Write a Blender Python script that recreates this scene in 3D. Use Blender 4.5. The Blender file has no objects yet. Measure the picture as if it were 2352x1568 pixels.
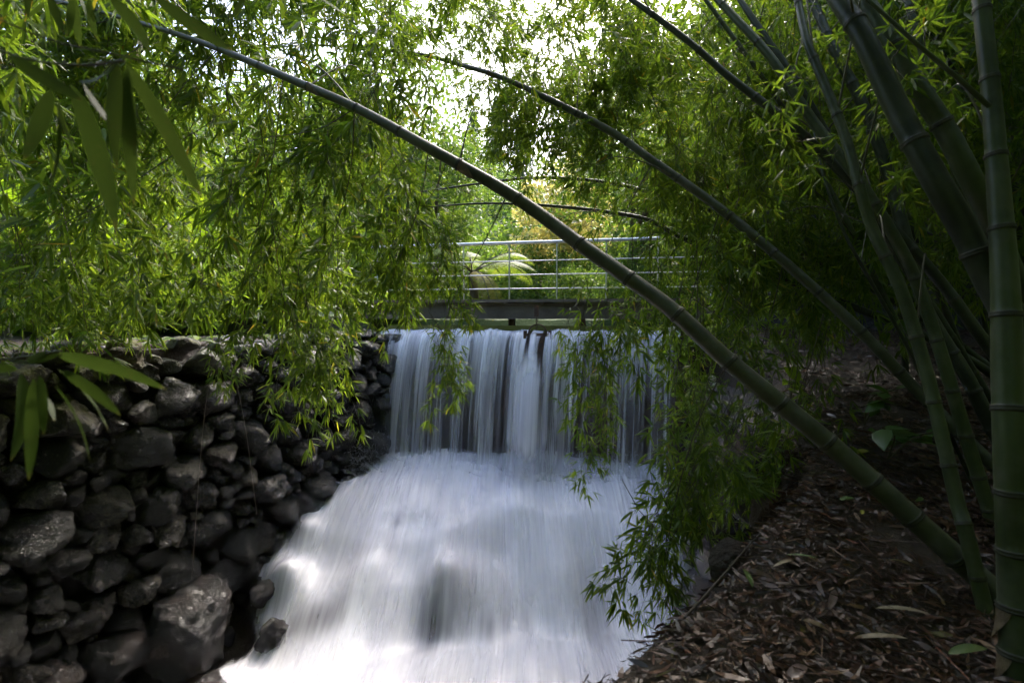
import bpy, bmesh, math, random
import numpy as np
from mathutils import Vector, Matrix, Euler, noise as mnoise

SC = bpy.context.scene
COL = SC.collection
R = math.radians

# ------------------------------------------------------------------ camera
F = 1200.0                      # focal length in units of a 2352-wide frame
TILT = R(2.82)
cam = bpy.data.cameras.new('camera')
cam.sensor_width = 36.0
cam.lens = 36.0 * F / 2352.0
cam.clip_start = 0.05
cam.clip_end = 2000
cam.dof.use_dof = True
cam.dof.focus_distance = 7.0
cam.dof.aperture_fstop = 3.2
camo = bpy.data.objects.new('camera', cam)
COL.objects.link(camo)
camo.location = (0, 0, 0)
camo.rotation_euler = (R(90) - TILT, 0, 0)
SC.camera = camo

# ------------------------------------------------------------------ world, sun, exposure
SUN_EL, SUN_AZ = R(46), R(20)      # azimuth measured from +Y towards +X
world = bpy.data.worlds.new('World')
SC.world = world
world.use_nodes = True
wn = world.node_tree
wn.nodes.clear()
sky = wn.nodes.new('ShaderNodeTexSky')
sky.sky_type = 'NISHITA'
sky.sun_disc = False
sky.sun_elevation = SUN_EL
sky.sun_rotation = SUN_AZ
sky.air_density = 1.0
sky.dust_density = 4.0
sky.ozone_density = 1.0
bg = wn.nodes.new('ShaderNodeBackground')
bg.inputs['Strength'].default_value = 0.15
wo = wn.nodes.new('ShaderNodeOutputWorld')
wn.links.new(sky.outputs[0], bg.inputs[0])
wn.links.new(bg.outputs[0], wo.inputs[0])

sl = bpy.data.lights.new('sun', 'SUN')
sl.energy = 1.4
sl.angle = R(11.0)
sl.color = (1.0, 0.94, 0.84)
so = bpy.data.objects.new('sun', sl)
COL.objects.link(so)
sdir = Vector((math.sin(SUN_AZ) * math.cos(SUN_EL), math.cos(SUN_AZ) * math.cos(SUN_EL), math.sin(SUN_EL)))
so.rotation_euler = sdir.to_track_quat('Z', 'Y').to_euler()

SC.view_settings.view_transform = 'Standard'
SC.view_settings.look = 'None'
SC.view_settings.gamma = 1.0
SC.view_settings.use_curve_mapping = False
SC.view_settings.exposure = 2.48
SC.render.engine = 'CYCLES'
cy = SC.cycles
cy.max_bounces = 4
cy.diffuse_bounces = 3
cy.glossy_bounces = 2
cy.transmission_bounces = 3
cy.volume_bounces = 0
cy.transparent_max_bounces = 16
cy.caustics_reflective = False
cy.caustics_refractive = False
cy.sample_clamp_indirect = 3.0
cy.use_denoising = True
cy.use_adaptive_sampling = True
cy.adaptive_threshold = 0.05
cy.adaptive_min_samples = 32
cy.use_light_tree = True

# ------------------------------------------------------------------ helpers
CA, SA = math.cos(TILT), math.sin(TILT)


def P(x, y, Y):
    """the point at depth Y that stands at (x, y) of the 2352-wide frame"""
    dx, dy = (x - 1176) / F, (784 - y) / F
    d = Vector((dx, CA + dy * SA, -SA + dy * CA))
    return d * (Y / d.y)


def sstep(a, b, x):
    t = np.clip((np.asarray(x, float) - a) / (b - a), 0, 1)
    return t * t * (3 - 2 * t)


class MB:
    """collects triangles and quads and turns them into one mesh"""
    def __init__(s):
        s.v, s.f, s.m, s.n = [], [], [], 0

    def add(s, V, Fa, mi=0):
        V = np.asarray(V, float).reshape(-1, 3)
        Fa = np.asarray(Fa, int)
        if Fa.size == 0:
            return
        s.v.append(V)
        s.f.append(Fa + s.n)
        s.m.append(np.full(len(Fa), mi))
        s.n += len(V)

    def mesh(s, name, mats, smooth=True):
        me = bpy.data.meshes.new(name)
        V = np.concatenate(s.v)
        me.vertices.add(len(V))
        me.vertices.foreach_set('co', V.astype(np.float32).ravel())
        lens = np.concatenate([np.full(len(f), f.shape[1]) for f in s.f])
        loops = np.concatenate([f.ravel() for f in s.f])
        starts = np.concatenate([[0], np.cumsum(lens)[:-1]])
        me.loops.add(len(loops))
        me.loops.foreach_set('vertex_index', loops.astype(np.int32))
        me.polygons.add(len(lens))
        me.polygons.foreach_set('loop_start', starts.astype(np.int32))
        me.polygons.foreach_set('loop_total', lens.astype(np.int32))
        me.polygons.foreach_set('material_index', np.concatenate(s.m).astype(np.int32))
        me.polygons.foreach_set('use_smooth', np.full(len(lens), smooth))
        for m in mats:
            me.materials.append(m)
        me.update(calc_edges=True)
        me.validate()
        return me


def link(name, me, parent=None, loc=(0, 0, 0), rot=(0, 0, 0), scale=(1, 1, 1)):
    """one object; for a child, loc is in world space and the parent is an unrotated Empty or mesh"""
    o = bpy.data.objects.new(name, me)
    COL.objects.link(o)
    off = Vector((0, 0, 0))
    p = parent
    while p is not None:
        off += Vector(p.location)
        p = p.parent
    o.location = Vector(loc) - off
    o.rotation_euler = rot
    o.scale = scale if hasattr(scale, '__len__') else (scale,) * 3
    o.parent = parent
    return o


def tag(o, label=None, cat=None, group=None, kind=None):
    if label: o['label'] = label
    if cat: o['category'] = cat
    if group: o['group'] = group
    if kind: o['kind'] = kind
    return o


def thing(name, loc, label, cat, group=None):
    return tag(link(name, None, None, loc), label, cat, group)


def crspline(pts, n):
    """Catmull-Rom through rows of pts (any width), n samples per span"""
    p = np.asarray(pts, float)
    p = np.vstack([2 * p[0] - p[1], p, 2 * p[-1] - p[-2]])
    out = []
    for i in range(1, len(p) - 2):
        t = np.linspace(0, 1, n, endpoint=False)[:, None]
        a, b, c, d = p[i - 1], p[i], p[i + 1], p[i + 2]
        out.append(.5 * (2 * b + (c - a) * t + (2 * a - 5 * b + 4 * c - d) * t ** 2 + (3 * b - a - 3 * c + d) * t ** 3))
    out.append(p[-2][None])
    return np.vstack(out)


def tube(mb, pts, rad, sides=10, mi=0, cap=True):
    pts = np.asarray(pts, float)
    n = len(pts)
    rad = np.broadcast_to(np.asarray(rad, float), (n,))
    tan = np.gradient(pts, axis=0)
    tan /= np.linalg.norm(tan, axis=1)[:, None] + 1e-9
    ref = np.array([0, 0, 1.0]) if abs(tan[0][2]) < .9 else np.array([1.0, 0, 0])
    a = np.cross(tan, ref)
    a /= np.linalg.norm(a, axis=1)[:, None] + 1e-9
    b = np.cross(tan, a)
    th = np.linspace(0, 2 * math.pi, sides, endpoint=False)
    ring = a[:, None, :] * np.cos(th)[None, :, None] + b[:, None, :] * np.sin(th)[None, :, None]
    V = pts[:, None, :] + ring * rad[:, None, None]
    i = np.arange(n - 1)[:, None] * sides
    j = np.arange(sides)[None, :]
    k = (j + 1) % sides
    q = np.stack([i + j, i + k, i + sides + k, i + sides + j], -1).reshape(-1, 4)
    mb.add(V.reshape(-1, 3), q, mi)
    if cap:
        for r0 in (0, (n - 1)):
            c = V[r0]
            mb.add(np.vstack([c, c.mean(0)]), [[x, (x + 1) % sides, sides] for x in range(sides)], mi)


def box(mb, lo, hi, mi=0, frame=None, bevel=0):
    lo, hi = np.asarray(lo, float), np.asarray(hi, float)
    V = np.array([[x, y, z] for x in (lo[0], hi[0]) for y in (lo[1], hi[1]) for z in (lo[2], hi[2])])
    if frame is not None:
        V = frame(V)
    mb.add(V, [[0, 1, 3, 2], [4, 6, 7, 5], [0, 4, 5, 1], [2, 3, 7, 6], [0, 2, 6, 4], [1, 5, 7, 3]], mi)


def leaves(mb, B, D, S, L, W, droop, mi=0, fold=0.0):
    """lanceolate leaves: base B, direction D, side S, length L, width W; six points and four triangles each"""
    B, D, S = (np.asarray(a, float) for a in (B, D, S))
    L = np.asarray(L, float)[:, None]
    W = np.asarray(W, float)[:, None]
    dr = np.asarray(droop, float)[:, None]
    dn = np.array([0, 0, -1.0])

    def at(t):
        return B + D * L * t + dn * L * dr * t * t
    V = np.stack([B, at(.2) + S * W * .42, at(.2) - S * W * .42, at(.6) + S * W * .40, at(.6) - S * W * .40, at(1.0)], 1)
    n = len(B)
    base = np.arange(n)[:, None, None] * 6
    T = np.array([[0, 2, 1], [1, 2, 4], [1, 4, 3], [3, 4, 5]])[None]
    mb.add(V.reshape(-1, 3), (base + T).reshape(-1, 3), mi)


def unit(v):
    return v / (np.linalg.norm(v, axis=-1, keepdims=True) + 1e-9)


# ------------------------------------------------------------------ materials
class NT:
    def __init__(s, name):
        s.m = bpy.data.materials.new(name)
        s.m.use_nodes = True
        s.t = s.m.node_tree
        s.t.nodes.clear()
        s.out = s.t.nodes.new('ShaderNodeOutputMaterial')

    def n(s, typ, _in=None, **kw):
        nd = s.t.nodes.new('ShaderNode' + typ)
        for k, v in kw.items():
            setattr(nd, k, v)
        for k, v in (_in or {}).items():
            sock = nd.inputs[k]
            if hasattr(v, 'is_linked') or hasattr(v, 'links'):
                s.t.links.new(v, sock)
            else:
                sock.default_value = v
        return nd

    def math(s, op, a, b=0.0, c=None, clamp=False):
        d = {0: a, 1: b}
        if c is not None: d[2] = c
        return s.n('Math', d, operation=op, use_clamp=clamp).outputs[0]

    def mix(s, f, a, b):
        nd = s.n('Mix', data_type='RGBA')
        for idx, v in ((0, f), (6, a), (7, b)):
            if hasattr(v, 'links'):
                s.t.links.new(v, nd.inputs[idx])
            else:
                nd.inputs[idx].default_value = v if idx == 0 else (*v, 1)[:4]
        return nd.outputs[2]

    def ramp(s, fac, stops, interp='LINEAR'):
        nd = s.n('ValToRGB', {0: fac})
        cr = nd.color_ramp
        cr.interpolation = interp
        while len(cr.elements) < len(stops):
            cr.elements.new(.5)
        for e, (p, c) in zip(cr.elements, stops):
            e.position = p
            e.color = (*c, 1) if hasattr(c, '__len__') else (c, c, c, 1)
        return nd.outputs[0]

    def noise(s, vec, scale, detail=3, rough=.55, dims='3D', dist=0.0):
        nd = s.n('TexNoise', noise_dimensions=dims)
        nd.inputs['Scale'].default_value = scale
        nd.inputs['Detail'].default_value = detail
        nd.inputs['Roughness'].default_value = rough
        nd.inputs['Distortion'].default_value = dist
        if vec is not None: s.t.links.new(vec, nd.inputs['Vector'])
        return nd.outputs[0]

    def bump(s, h, strength, dist):
        return s.n('Bump', {'Height': h, 'Strength': strength, 'Distance': dist}).outputs[0]

    def done(s, shader, vol=None):
        if shader is not None: s.t.links.new(shader, s.out.inputs['Surface'])
        if vol is not None: s.t.links.new(vol, s.out.inputs['Volume'])
        return s.m


def leafmat(name, stops, trans=.45, tint=(1.5, 1.35, .5), rough=.42, spec=.35):
    k = NT(name)
    rnd = k.n('NewGeometry').outputs['Random Per Island']
    col = k.ramp(rnd, stops)
    tc = k.n('Mix', data_type='RGBA', blend_type='MULTIPLY')
    tc.inputs[0].default_value = 1
    k.t.links.new(col, tc.inputs[6])
    tc.inputs[7].default_value = (*tint, 1)
    pb = k.n('BsdfPrincipled', {'Base Color': col, 'Roughness': rough, 'Specular IOR Level': spec})
    tr = k.n('BsdfTranslucent', {'Color': tc.outputs[2]})
    mx = k.n('MixShader', {0: trans, 1: pb.outputs[0], 2: tr.outputs[0]})
    return k.done(mx.outputs[0])


M = {}
M['bamboo_leaf'] = leafmat('bamboo_leaf', [(0, (.040, .080, .018)), (.4, (.067, .118, .023)), (.8, (.098, .153, .028)),
                                          (.975, (.12, .18, .028)), (.993, (.20, .17, .04)), (1, (.12, .08, .03))], .58, (2.4, 2.2, .72))
M['garden_leaf'] = leafmat('garden_leaf', [(0, (.04, .085, .025)), (.5, (.07, .13, .04)), (1, (.12, .18, .05))], .5, (2.2, 2.0, .7))
M['lime_leaf'] = leafmat('lime_leaf', [(0, (.09, .16, .02)), (.5, (.15, .24, .025)), (1, (.22, .30, .04))], .55, (2.0, 1.9, .4))
M['yellow_leaf'] = leafmat('yellow_leaf', [(0, (.40, .36, .12)), (.5, (.48, .43, .16)), (1, (.40, .44, .18))], .45, (1.3, 1.25, .9))
M['conifer_leaf'] = leafmat('conifer_leaf', [(0, (.035, .07, .035)), (1, (.07, .11, .06))], .25, (1.2, 1.2, .8))
M['fern_leaf'] = leafmat('fern_leaf', [(0, (.08, .14, .03)), (.5, (.12, .19, .04)), (1, (.17, .22, .06))], .5, (1.5, 1.4, .6), .5)
M['old_fern_leaf'] = leafmat('old_fern_leaf', [(0, (.20, .18, .03)), (1, (.28, .26, .05))], .5, (1.4, 1.3, .5), .5)
M['broad_leaf'] = leafmat('broad_leaf', [(0, (.04, .09, .025)), (1, (.07, .13, .03))], .3, (1.8, 1.8, .5), .32, .5)
M['petal'] = leafmat('petal', [(0, (.45, .42, .33)), (1, (.62, .60, .50))], .3, (1, 1, 1), .6)


def mk_big_leaf():
    k = NT('near_bamboo_leaf')
    tc = k.n('TexCoord')
    rnd = k.n('ObjectInfo').outputs['Random']
    col = k.ramp(rnd, [(0, (.018, .036, .007)), (.6, (.028, .05, .009)), (1, (.042, .066, .011))])
    sep = k.n('SeparateXYZ', {0: tc.outputs['Generated']}).outputs
    w = k.n('TexWave', {'Vector': tc.outputs['Object'], 'Scale': 160.0, 'Distortion': .3}, bands_direction='Y')
    col = k.mix(k.math('MULTIPLY', w.outputs[1], .3), col, (.07, .10, .025))
    sp = k.noise(tc.outputs['Object'], 55, 4, .7)
    col = k.mix(k.ramp(sp, [(.62, 0.0), (.72, .6)]), col, (.07, .055, .02))
    tip = k.ramp(sep[0], [(0, 0.0), (.9, 0.0), (1, 1.0)])
    col = k.mix(k.math('MULTIPLY', tip, .6), col, (.22, .14, .04))
    pb = k.n('BsdfPrincipled', {'Base Color': col, 'Roughness': .55, 'Specular IOR Level': .15,
                                'Normal': k.bump(w.outputs[1], .15, .002)})
    tr = k.n('BsdfTranslucent', {'Color': k.mix(.4, col, (.08, .13, .015))})
    return k.done(k.n('MixShader', {0: .35, 1: pb.outputs[0], 2: tr.outputs[0]}).outputs[0])


M['near_leaf'] = mk_big_leaf()


def mk_culm(name, c1, c2, bloom):
    k = NT(name)
    co = k.n('TexCoord').outputs['UV']
    mp = k.n('Mapping', {0: co, 3: (40, 2.2, 1)}).outputs[0]
    streak = k.noise(mp, 1.0, 4, .6)
    obj = k.n('TexCoord').outputs['Object']
    blot = k.noise(obj, 7, 4, .6)
    col = k.mix(streak, c1, c2)
    col = k.mix(k.ramp(blot, [(.42, 0.0), (.66, .9)]), col, bloom)
    stain = k.noise(obj, 2.3, 5, .7)
    col = k.mix(k.ramp(stain, [(.5, 0.0), (.64, .7)]), col, tuple(x * .45 for x in c1))
    speck = k.noise(obj, 45, 4, .7)
    col = k.mix(k.ramp(speck, [(.62, 0.0), (.7, .5)]), col, (.05, .045, .03))
    pb = k.n('BsdfPrincipled', {'Base Color': col, 'Roughness': .42, 'Specular IOR Level': .4,
                                'Normal': k.bump(streak, .12, .004)})
    return k.done(pb.outputs[0])


M['culm_olive'] = mk_culm('culm_olive', (.045, .049, .030), (.076, .078, .044), (.105, .105, .085))
M['culm_green'] = mk_culm('culm_green', (.036, .050, .020), (.064, .078, .030), (.085, .09, .058))
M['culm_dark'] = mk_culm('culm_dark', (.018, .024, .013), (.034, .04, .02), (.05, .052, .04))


def simple(name, col, rough=.6, col2=None, scale=8, metal=0, bump=0, bscale=None, spec=.4):
    k = NT(name)
    obj = k.n('TexCoord').outputs['Object']
    nz = k.noise(obj, scale, 5, .6)
    c = k.mix(k.ramp(nz, [(.3, 0.0), (.7, 1.0)]), col, col2 or tuple(x * .6 for x in col))
    d = {'Base Color': c, 'Roughness': rough, 'Metallic': metal, 'Specular IOR Level': spec}
    if bump:
        d['Normal'] = k.bump(k.noise(obj, bscale or scale * 3, 5, .65), bump, .02)
    return k.done(k.n('BsdfPrincipled', d).outputs[0])


M['node'] = simple('culm_node', (.022, .020, .014), .6, (.06, .055, .04), 30)
M['twig'] = simple('twig', (.055, .06, .025), .55, (.07, .05, .03), 20)
M['sheath'] = simple('sheath', (.16, .115, .07), .7, (.09, .06, .035), 25, bump=.4)
M['bark'] = simple('bark', (.07, .055, .04), .85, (.12, .10, .08), 6, bump=.6)
M['steel'] = simple('steel', (.62, .62, .62), .38, (.5, .5, .5), 12, metal=.85)
M['beam'] = simple('painted_beam', (.15, .125, .10), .5, (.08, .066, .055), 3, bump=.2)
M['deck'] = simple('deck_timber', (.16, .13, .10), .7, (.10, .08, .06), 5, bump=.3)
M['rust'] = simple('rusty_iron', (.11, .055, .03), .75, (.05, .032, .025), 14, bump=.4)
M['mossy'] = simple('mossy_timber', (.17, .17, .03), .5, (.09, .09, .025), 4, bump=.3)
M['vine'] = simple('dry_vine', (.06, .045, .035), .8, None, 20)


def mk_stone(name, lo, hi, wet=True, moss=True, brown=0.0):
    k = NT(name)
    obj = k.n('TexCoord').outputs['Object']
    oi = k.n('ObjectInfo').outputs['Random']
    off = k.n('VectorMath', {0: obj, 1: k.n('CombineXYZ', {0: k.math('MULTIPLY', oi, 37.0), 1: k.math('MULTIPLY', oi, 11.0)}).outputs[0]}, operation='ADD').outputs[0]
    a = k.noise(off, 6, 8, .72)
    col = k.mix(k.ramp(a, [(.36, 0.0), (.64, 1.0)]), lo, hi)
    tone = k.ramp(oi, [(0, (.6, .6, .62)), (.35, (.85, .85, .85)), (.6, (1.15, 1.05, .9)), (.8, (1.6, 1.5, 1.15)), (.95, (.75, .7, .68))], 'CONSTANT')
    mu = k.n('Mix', data_type='RGBA', blend_type='MULTIPLY')
    mu.inputs[0].default_value = 1
    k.t.links.new(col, mu.inputs[6]); k.t.links.new(tone, mu.inputs[7])
    col = mu.outputs[2]
    if brown:
        col = k.mix(k.math('MULTIPLY', k.ramp(k.noise(off, 2.5, 3), [(.4, 0.0), (.65, 1.0)]), brown), col, (.13, .06, .035))
    geo = k.n('NewGeometry')
    pos = k.n('SeparateXYZ', {0: geo.outputs['Position']}).outputs
    nz = k.n('SeparateXYZ', {0: geo.outputs['Normal']}).outputs[2]
    if moss:
        # lichen and moss thin out towards the water that washes the stones
        dry = k.ramp(k.math('MULTIPLY_ADD', pos[2], .25, 1.05), [(.25, 0.0), (.85, 1.0)])
        mk = k.math('MULTIPLY', k.ramp(k.noise(off, 9, 5, .7), [(.44, 0.0), (.58, 1.0)]), k.math('MULTIPLY', dry, k.math('ADD', nz, .55, clamp=True)))
        col = k.mix(k.math('MULTIPLY', mk, .85), col, (.11, .115, .03))
        col = k.mix(k.math('MULTIPLY', k.ramp(k.noise(off, 22, 4, .7), [(.58, 0.0), (.66, 1.0)]), k.math('MULTIPLY', dry, .6)), col, (.2, .2, .16))
    pit = k.n('TexVoronoi', {'Vector': off, 'Scale': 26.0}, feature='F1').outputs['Distance']
    h = k.math('ADD', k.math('MULTIPLY', k.noise(off, 14, 8, .72), 1.0), k.math('MULTIPLY', k.ramp(pit, [(0, 0.0), (.35, 1.0)]), .25))
    if wet:
        wetf = k.ramp(k.math('ADD', k.math('MULTIPLY', pos[1], .12), k.math('MULTIPLY', pos[2], -.28)), [(.85, 0.0), (1.35, 1.0)])
        rough = k.math('MULTIPLY_ADD', wetf, -.56, .74)
        sp = k.math('MULTIPLY_ADD', wetf, .5, .3)
        col = k.mix(k.math('MULTIPLY', wetf, .72), col, (.014, .013, .014))
    else:
        rough, sp = .8, .3
    pb = k.n('BsdfPrincipled', {'Base Color': col, 'Roughness': rough, 'Specular IOR Level': sp, 'Normal': k.bump(h, 1.0, .07)})
    return k.done(pb.outputs[0])


M['stone'] = mk_stone('basalt', (.020, .018, .014), (.088, .078, .056))
M['wet_stone'] = mk_stone('wet_basalt', (.016, .014, .015), (.045, .039, .037), True, False, .5)
M['dark_stone'] = mk_stone('dry_dark_stone', (.05, .05, .055), (.11, .11, .115), False, False)
M['weir'] = simple('weir_concrete', (.075, .05, .04), .45, (.03, .022, .022), 2.2, bump=.6, bscale=6)


def mk_ground():
    k = NT('ground')
    co = k.n('NewGeometry').outputs['Position']
    a = k.noise(co, 3, 6, .65)
    col = k.mix(a, (.018, .013, .009), (.06, .042, .028))
    g = k.noise(co, .15, 3)
    pos = k.n('SeparateXYZ', {0: co}).outputs
    away = k.math('MAXIMUM', k.math('MULTIPLY', pos[1], .05), k.math('MAXIMUM', k.math('MULTIPLY', k.math('ABSOLUTE', pos[0]), .065), k.math('MULTIPLY', pos[1], -.16)))
    far = k.ramp(away, [(.5, 0.0), (.65, 1.0)])
    col = k.mix(far, col, k.mix(g, (.03, .06, .015), (.08, .12, .035)))
    pb = k.n('BsdfPrincipled', {'Base Color': col, 'Roughness': .75, 'Specular IOR Level': .3,
                                'Normal': k.bump(k.noise(co, 18, 6, .7), .8, .05)})
    return k.done(pb.outputs[0])


M['ground'] = mk_ground()


def mk_litter():
    k = NT('dry_leaves')
    rnd = k.n('NewGeometry').outputs['Random Per Island']
    col = k.ramp(rnd, [(0, (.010, .006, .004)), (.35, (.026, .012, .007)), (.65, (.056, .025, .013)), (.88, (.10, .047, .025)), (.95, (.17, .11, .066)), (.98, (.14, .04, .016)), (1, (.08, .08, .016))])
    pb = k.n('BsdfPrincipled', {'Base Color': col, 'Roughness': .36, 'Specular IOR Level': .5})
    tr = k.n('BsdfTranslucent', {'Color': col})
    return k.done(k.n('MixShader', {0: .15, 1: pb.outputs[0], 2: tr.outputs[0]}).outputs[0])


M['litter'] = mk_litter()


def mk_water(name, sx, sy, lo, hi, contrast, bright=(.90, .91, .95), dark=(.50, .50, .60), seed=0.0, wob=0.0, thru=.35):
    """long streaks of foam that follow the flow (UV.x across it, UV.y along it); the foam attribute says how much foam there is"""
    k = NT(name)
    uv = k.n('TexCoord').outputs['UV']
    mp = k.n('Mapping', {0: uv, 1: (seed, seed * .37, 0), 3: (sx, sy, 1)}).outputs[0]
    mp2 = k.n('Mapping', {0: uv, 1: (seed + 5, seed, 0), 3: (sx * .27, sy * .8, 1)}).outputs[0]
    st = k.math('MULTIPLY_ADD', k.noise(mp2, 1.0, 2, .5, dist=wob), .5, k.math('MULTIPLY', k.noise(mp, 1.0, 4, .6, dist=wob * .3), .5))
    dens = k.n('Attribute', attribute_name='foam').outputs['Fac']
    al = k.math('ADD', k.math('MULTIPLY', k.math('SUBTRACT', st, .5), contrast), dens, clamp=True)
    al = k.n('MapRange', {0: al, 1: 0.0, 2: 1.0, 3: lo, 4: hi}, interpolation_type='SMOOTHSTEP').outputs[0]
    col = k.mix(k.ramp(st, [(.36, 0.0), (.6, 1.0)]), dark, bright)
    df = k.n('BsdfDiffuse', {'Color': col})
    tr = k.n('BsdfTranslucent', {'Color': col})
    gl = k.n('BsdfGlossy', {'Color': (.9, .9, .95, 1), 'Roughness': .35})
    body = k.n('MixShader', {0: thru, 1: df.outputs[0], 2: tr.outputs[0]})
    body = k.n('MixShader', {0: .06, 1: body.outputs[0], 2: gl.outputs[0]})
    tp = k.n('BsdfTransparent')
    return k.done(k.n('MixShader', {0: al, 1: tp.outputs[0], 2: body.outputs[0]}).outputs[0])


M['curtain'] = mk_water('falling_water', 12, .14, 0, .96, 2.2, (.94, .935, .965), (.66, .65, .75), 0, .35, .25)
M['curtain2'] = mk_water('falling_water_strands', 24, .3, 0, .9, 3.6, (.93, .94, .96), (.72, .72, .8), 13, .25, .3)
M['cascade'] = mk_water('cascade_water', 8.0, .34, 0, 1, 1.6, (.93, .925, .96), (.76, .745, .84), 3, .2, .08)
M['cascade2'] = mk_water('cascade_veil', 10, .32, 0, .75, 1.9, (.94, .935, .965), (.82, .81, .90), 21, .15, .2)


def mk_pool():
    k = NT('pool_water')
    co = k.n('NewGeometry').outputs['Position']
    mp = k.n('Mapping', {0: co, 3: (1.5, .5, 1)}).outputs[0]
    pb = k.n('BsdfPrincipled', {'Base Color': (.09, .10, .02, 1), 'Roughness': .08, 'Specular IOR Level': .5,
                                'Normal': k.bump(k.noise(mp, 2, 3), .2, .05)})
    return k.done(pb.outputs[0])


M['pool'] = mk_pool()
M['drops'] = NT('droplets')
_k = M['drops']
M['drops'] = _k.done(_k.n('MixShader', {0: _k.math('MULTIPLY', _k.n('NewGeometry').outputs['Random Per Island'], .55),
                                       1: _k.n('BsdfTransparent').outputs[0],
                                       2: _k.n('MixShader', {0: .5, 1: _k.n('BsdfDiffuse', {'Color': (.9, .9, .95, 1)}).outputs[0], 2: _k.n('BsdfTranslucent', {'Color': (.9, .9, .95, 1)}).outputs[0]}).outputs[0]}).outputs[0])

# ------------------------------------------------------------------ terrain functions
EDGE_Y = [-60, -3, 0, 1, 1.78, 2.64, 3.33, 5, 7, 9, 10.5, 11, 20, 60]
EDGE_X = [-4, -3, -1.6, -.45, .35, 1.2, 1.87, 2.75, 3.5, 3.7, 3.5, 3.3, 3.4, 3.4]


def edge_x(Y):
    return np.interp(Y, EDGE_Y, EDGE_X)


def wall_x(Y):
    return -7.2 + .46 * np.asarray(Y, float)


def gauss(X, Y, x0, y0, r, ry=None):
    return np.exp(-((X - x0) / r) ** 2 - ((Y - y0) / (ry or r)) ** 2)


def zc(X, Y):
    """surface of the cascade below the weir"""
    X, Y = np.asarray(X, float), np.asarray(Y, float)
    yl = 8.05 + .18 * np.sin(1.7 * X + .6) + .10 * np.sin(4.1 * X + 2) + .1 * sstep(.5, 2, X)
    up = -2.86 - .27 * (9.2 - Y) + .10 * gauss(X, Y, .1, 8.4, .6, .35) + .10 * gauss(X, Y, -1.9, 8.7, .7, .4) + .08 * gauss(X, Y, 1.6, 8.7, .7, .4)
    up = up + .22 * sstep(-2.2, -3.4, X)
    low = -4.25 - .02 * (6.5 - Y)
    # one long slide on the right, two broken steps on the left
    wl = sstep(.35, -.35, X)
    q = np.clip((yl - .05 - Y) / 1.45, 0, 1)
    tr = q * q * (3 - 2 * q) * .5 + q * .5
    y1 = 7.95 + .28 * np.sin(1.5 * X + 1.2) + .06 * np.sin(7 * X)
    y2 = 7.25 + .30 * np.sin(1.9 * X + 2.9) + .07 * np.sin(5.3 * X + 1)
    tl = .34 * sstep(0, 1.5, yl + .3 - Y) + .14 * sstep(0, .6, y1 - Y) + .52 * sstep(0, 1.1, y2 - Y)
    t = tr * (1 - wl) + tl * wl
    z = up * (1 - t) + low * t
    z = z + .50 * gauss(X, Y, -.92, 7.05, .33, .33) + .16 * gauss(X, Y, -2.05, 7.2, .4, .3) + .26 * gauss(X, Y, -3.15, 7.15, .3, .25) + .22 * gauss(X, Y, -3.3, 7.75, .3, .22)
    z = z + .12 * gauss(X, Y, .9, 7.3, .5, .4) + .07 * gauss(X, Y, 1.9, 7.2, .5, .5)
    z = z + .022 * np.sin(4.3 * X + 1.3 * Y) * np.sin(2.1 * Y + X) + .007 * np.sin(11 * X + .8 * Y + .6 * np.sin(3 * X)) * (.3 + t)
    z = z + .08 * gauss(X, Y, -1.6, 5.9, .8, .4) + .06 * gauss(X, Y, .3, 6.0, .7, .3)
    return z


def ground_z(X, Y):
    X, Y = np.asarray(X, float), np.asarray(Y, float)
    nz = .05 * np.sin(2.1 * X + .7) * np.sin(1.7 * Y) + .03 * np.sin(5.3 * X) * np.cos(4.7 * Y + 1)
    rb = -1.25 + .16 * np.clip(Y - 2.2, 0, 7.2) + .12 * np.clip(X - 3.4 - .1 * Y, 0, 4) + nz
    lt = -.40 + .4 * nz + .03 * np.clip(-X - 7, 0, 30)
    e, w = edge_x(Y), wall_x(Y)
    bed = np.where(Y < 9.9, zc(X, np.clip(Y, 4.2, 9.9)) - .28, -3.2)
    bed = np.where(Y > 10.9, -1.4, bed)
    s = sstep(-.6, .03, X - e)
    z = bed * (1 - s) + rb * s
    z = np.where(X < w - .32, lt, z)
    # garden beyond the weir
    gd = -.12 + .015 * np.clip(Y - 12, 0, 20) + nz
    hill = 22 * sstep(30, 95, Y) + .02 * np.abs(X) * sstep(20, 60, Y)
    wl2 = np.where(Y > 10.9, -2.75 - .25 * (np.clip(Y, 10, 22) - 10.6), w)
    chan = np.where(Y < 12.9, -1.4, gd)
    g2 = np.where((X > wl2) & (X < e + .1), chan, gd) + hill
    z = np.where(Y > 10.9, g2, z)
    # unseen valley sides, raised behind and beside the camera to block low sky
    z = z + 13 * sstep(-3.5, -20, Y) + 14 * sstep(9.5, 28, X) * sstep(26, 12, Y) + 6 * sstep(28, 60, np.abs(X)) * sstep(10, 30, Y) + 9 * sstep(-10, -30, X) * sstep(16, 4, Y)
    return z


# ------------------------------------------------------------------ ground sheet
def axis(dense0, dense1, step, lo, hi):
    mid = np.arange(dense0, dense1, step)
    a = dense0 - np.geomspace(step, dense0 - lo, 38)[::-1]
    b = dense1 + np.geomspace(step, hi - dense1, 38)
    return np.concatenate([a, mid, b])


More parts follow.
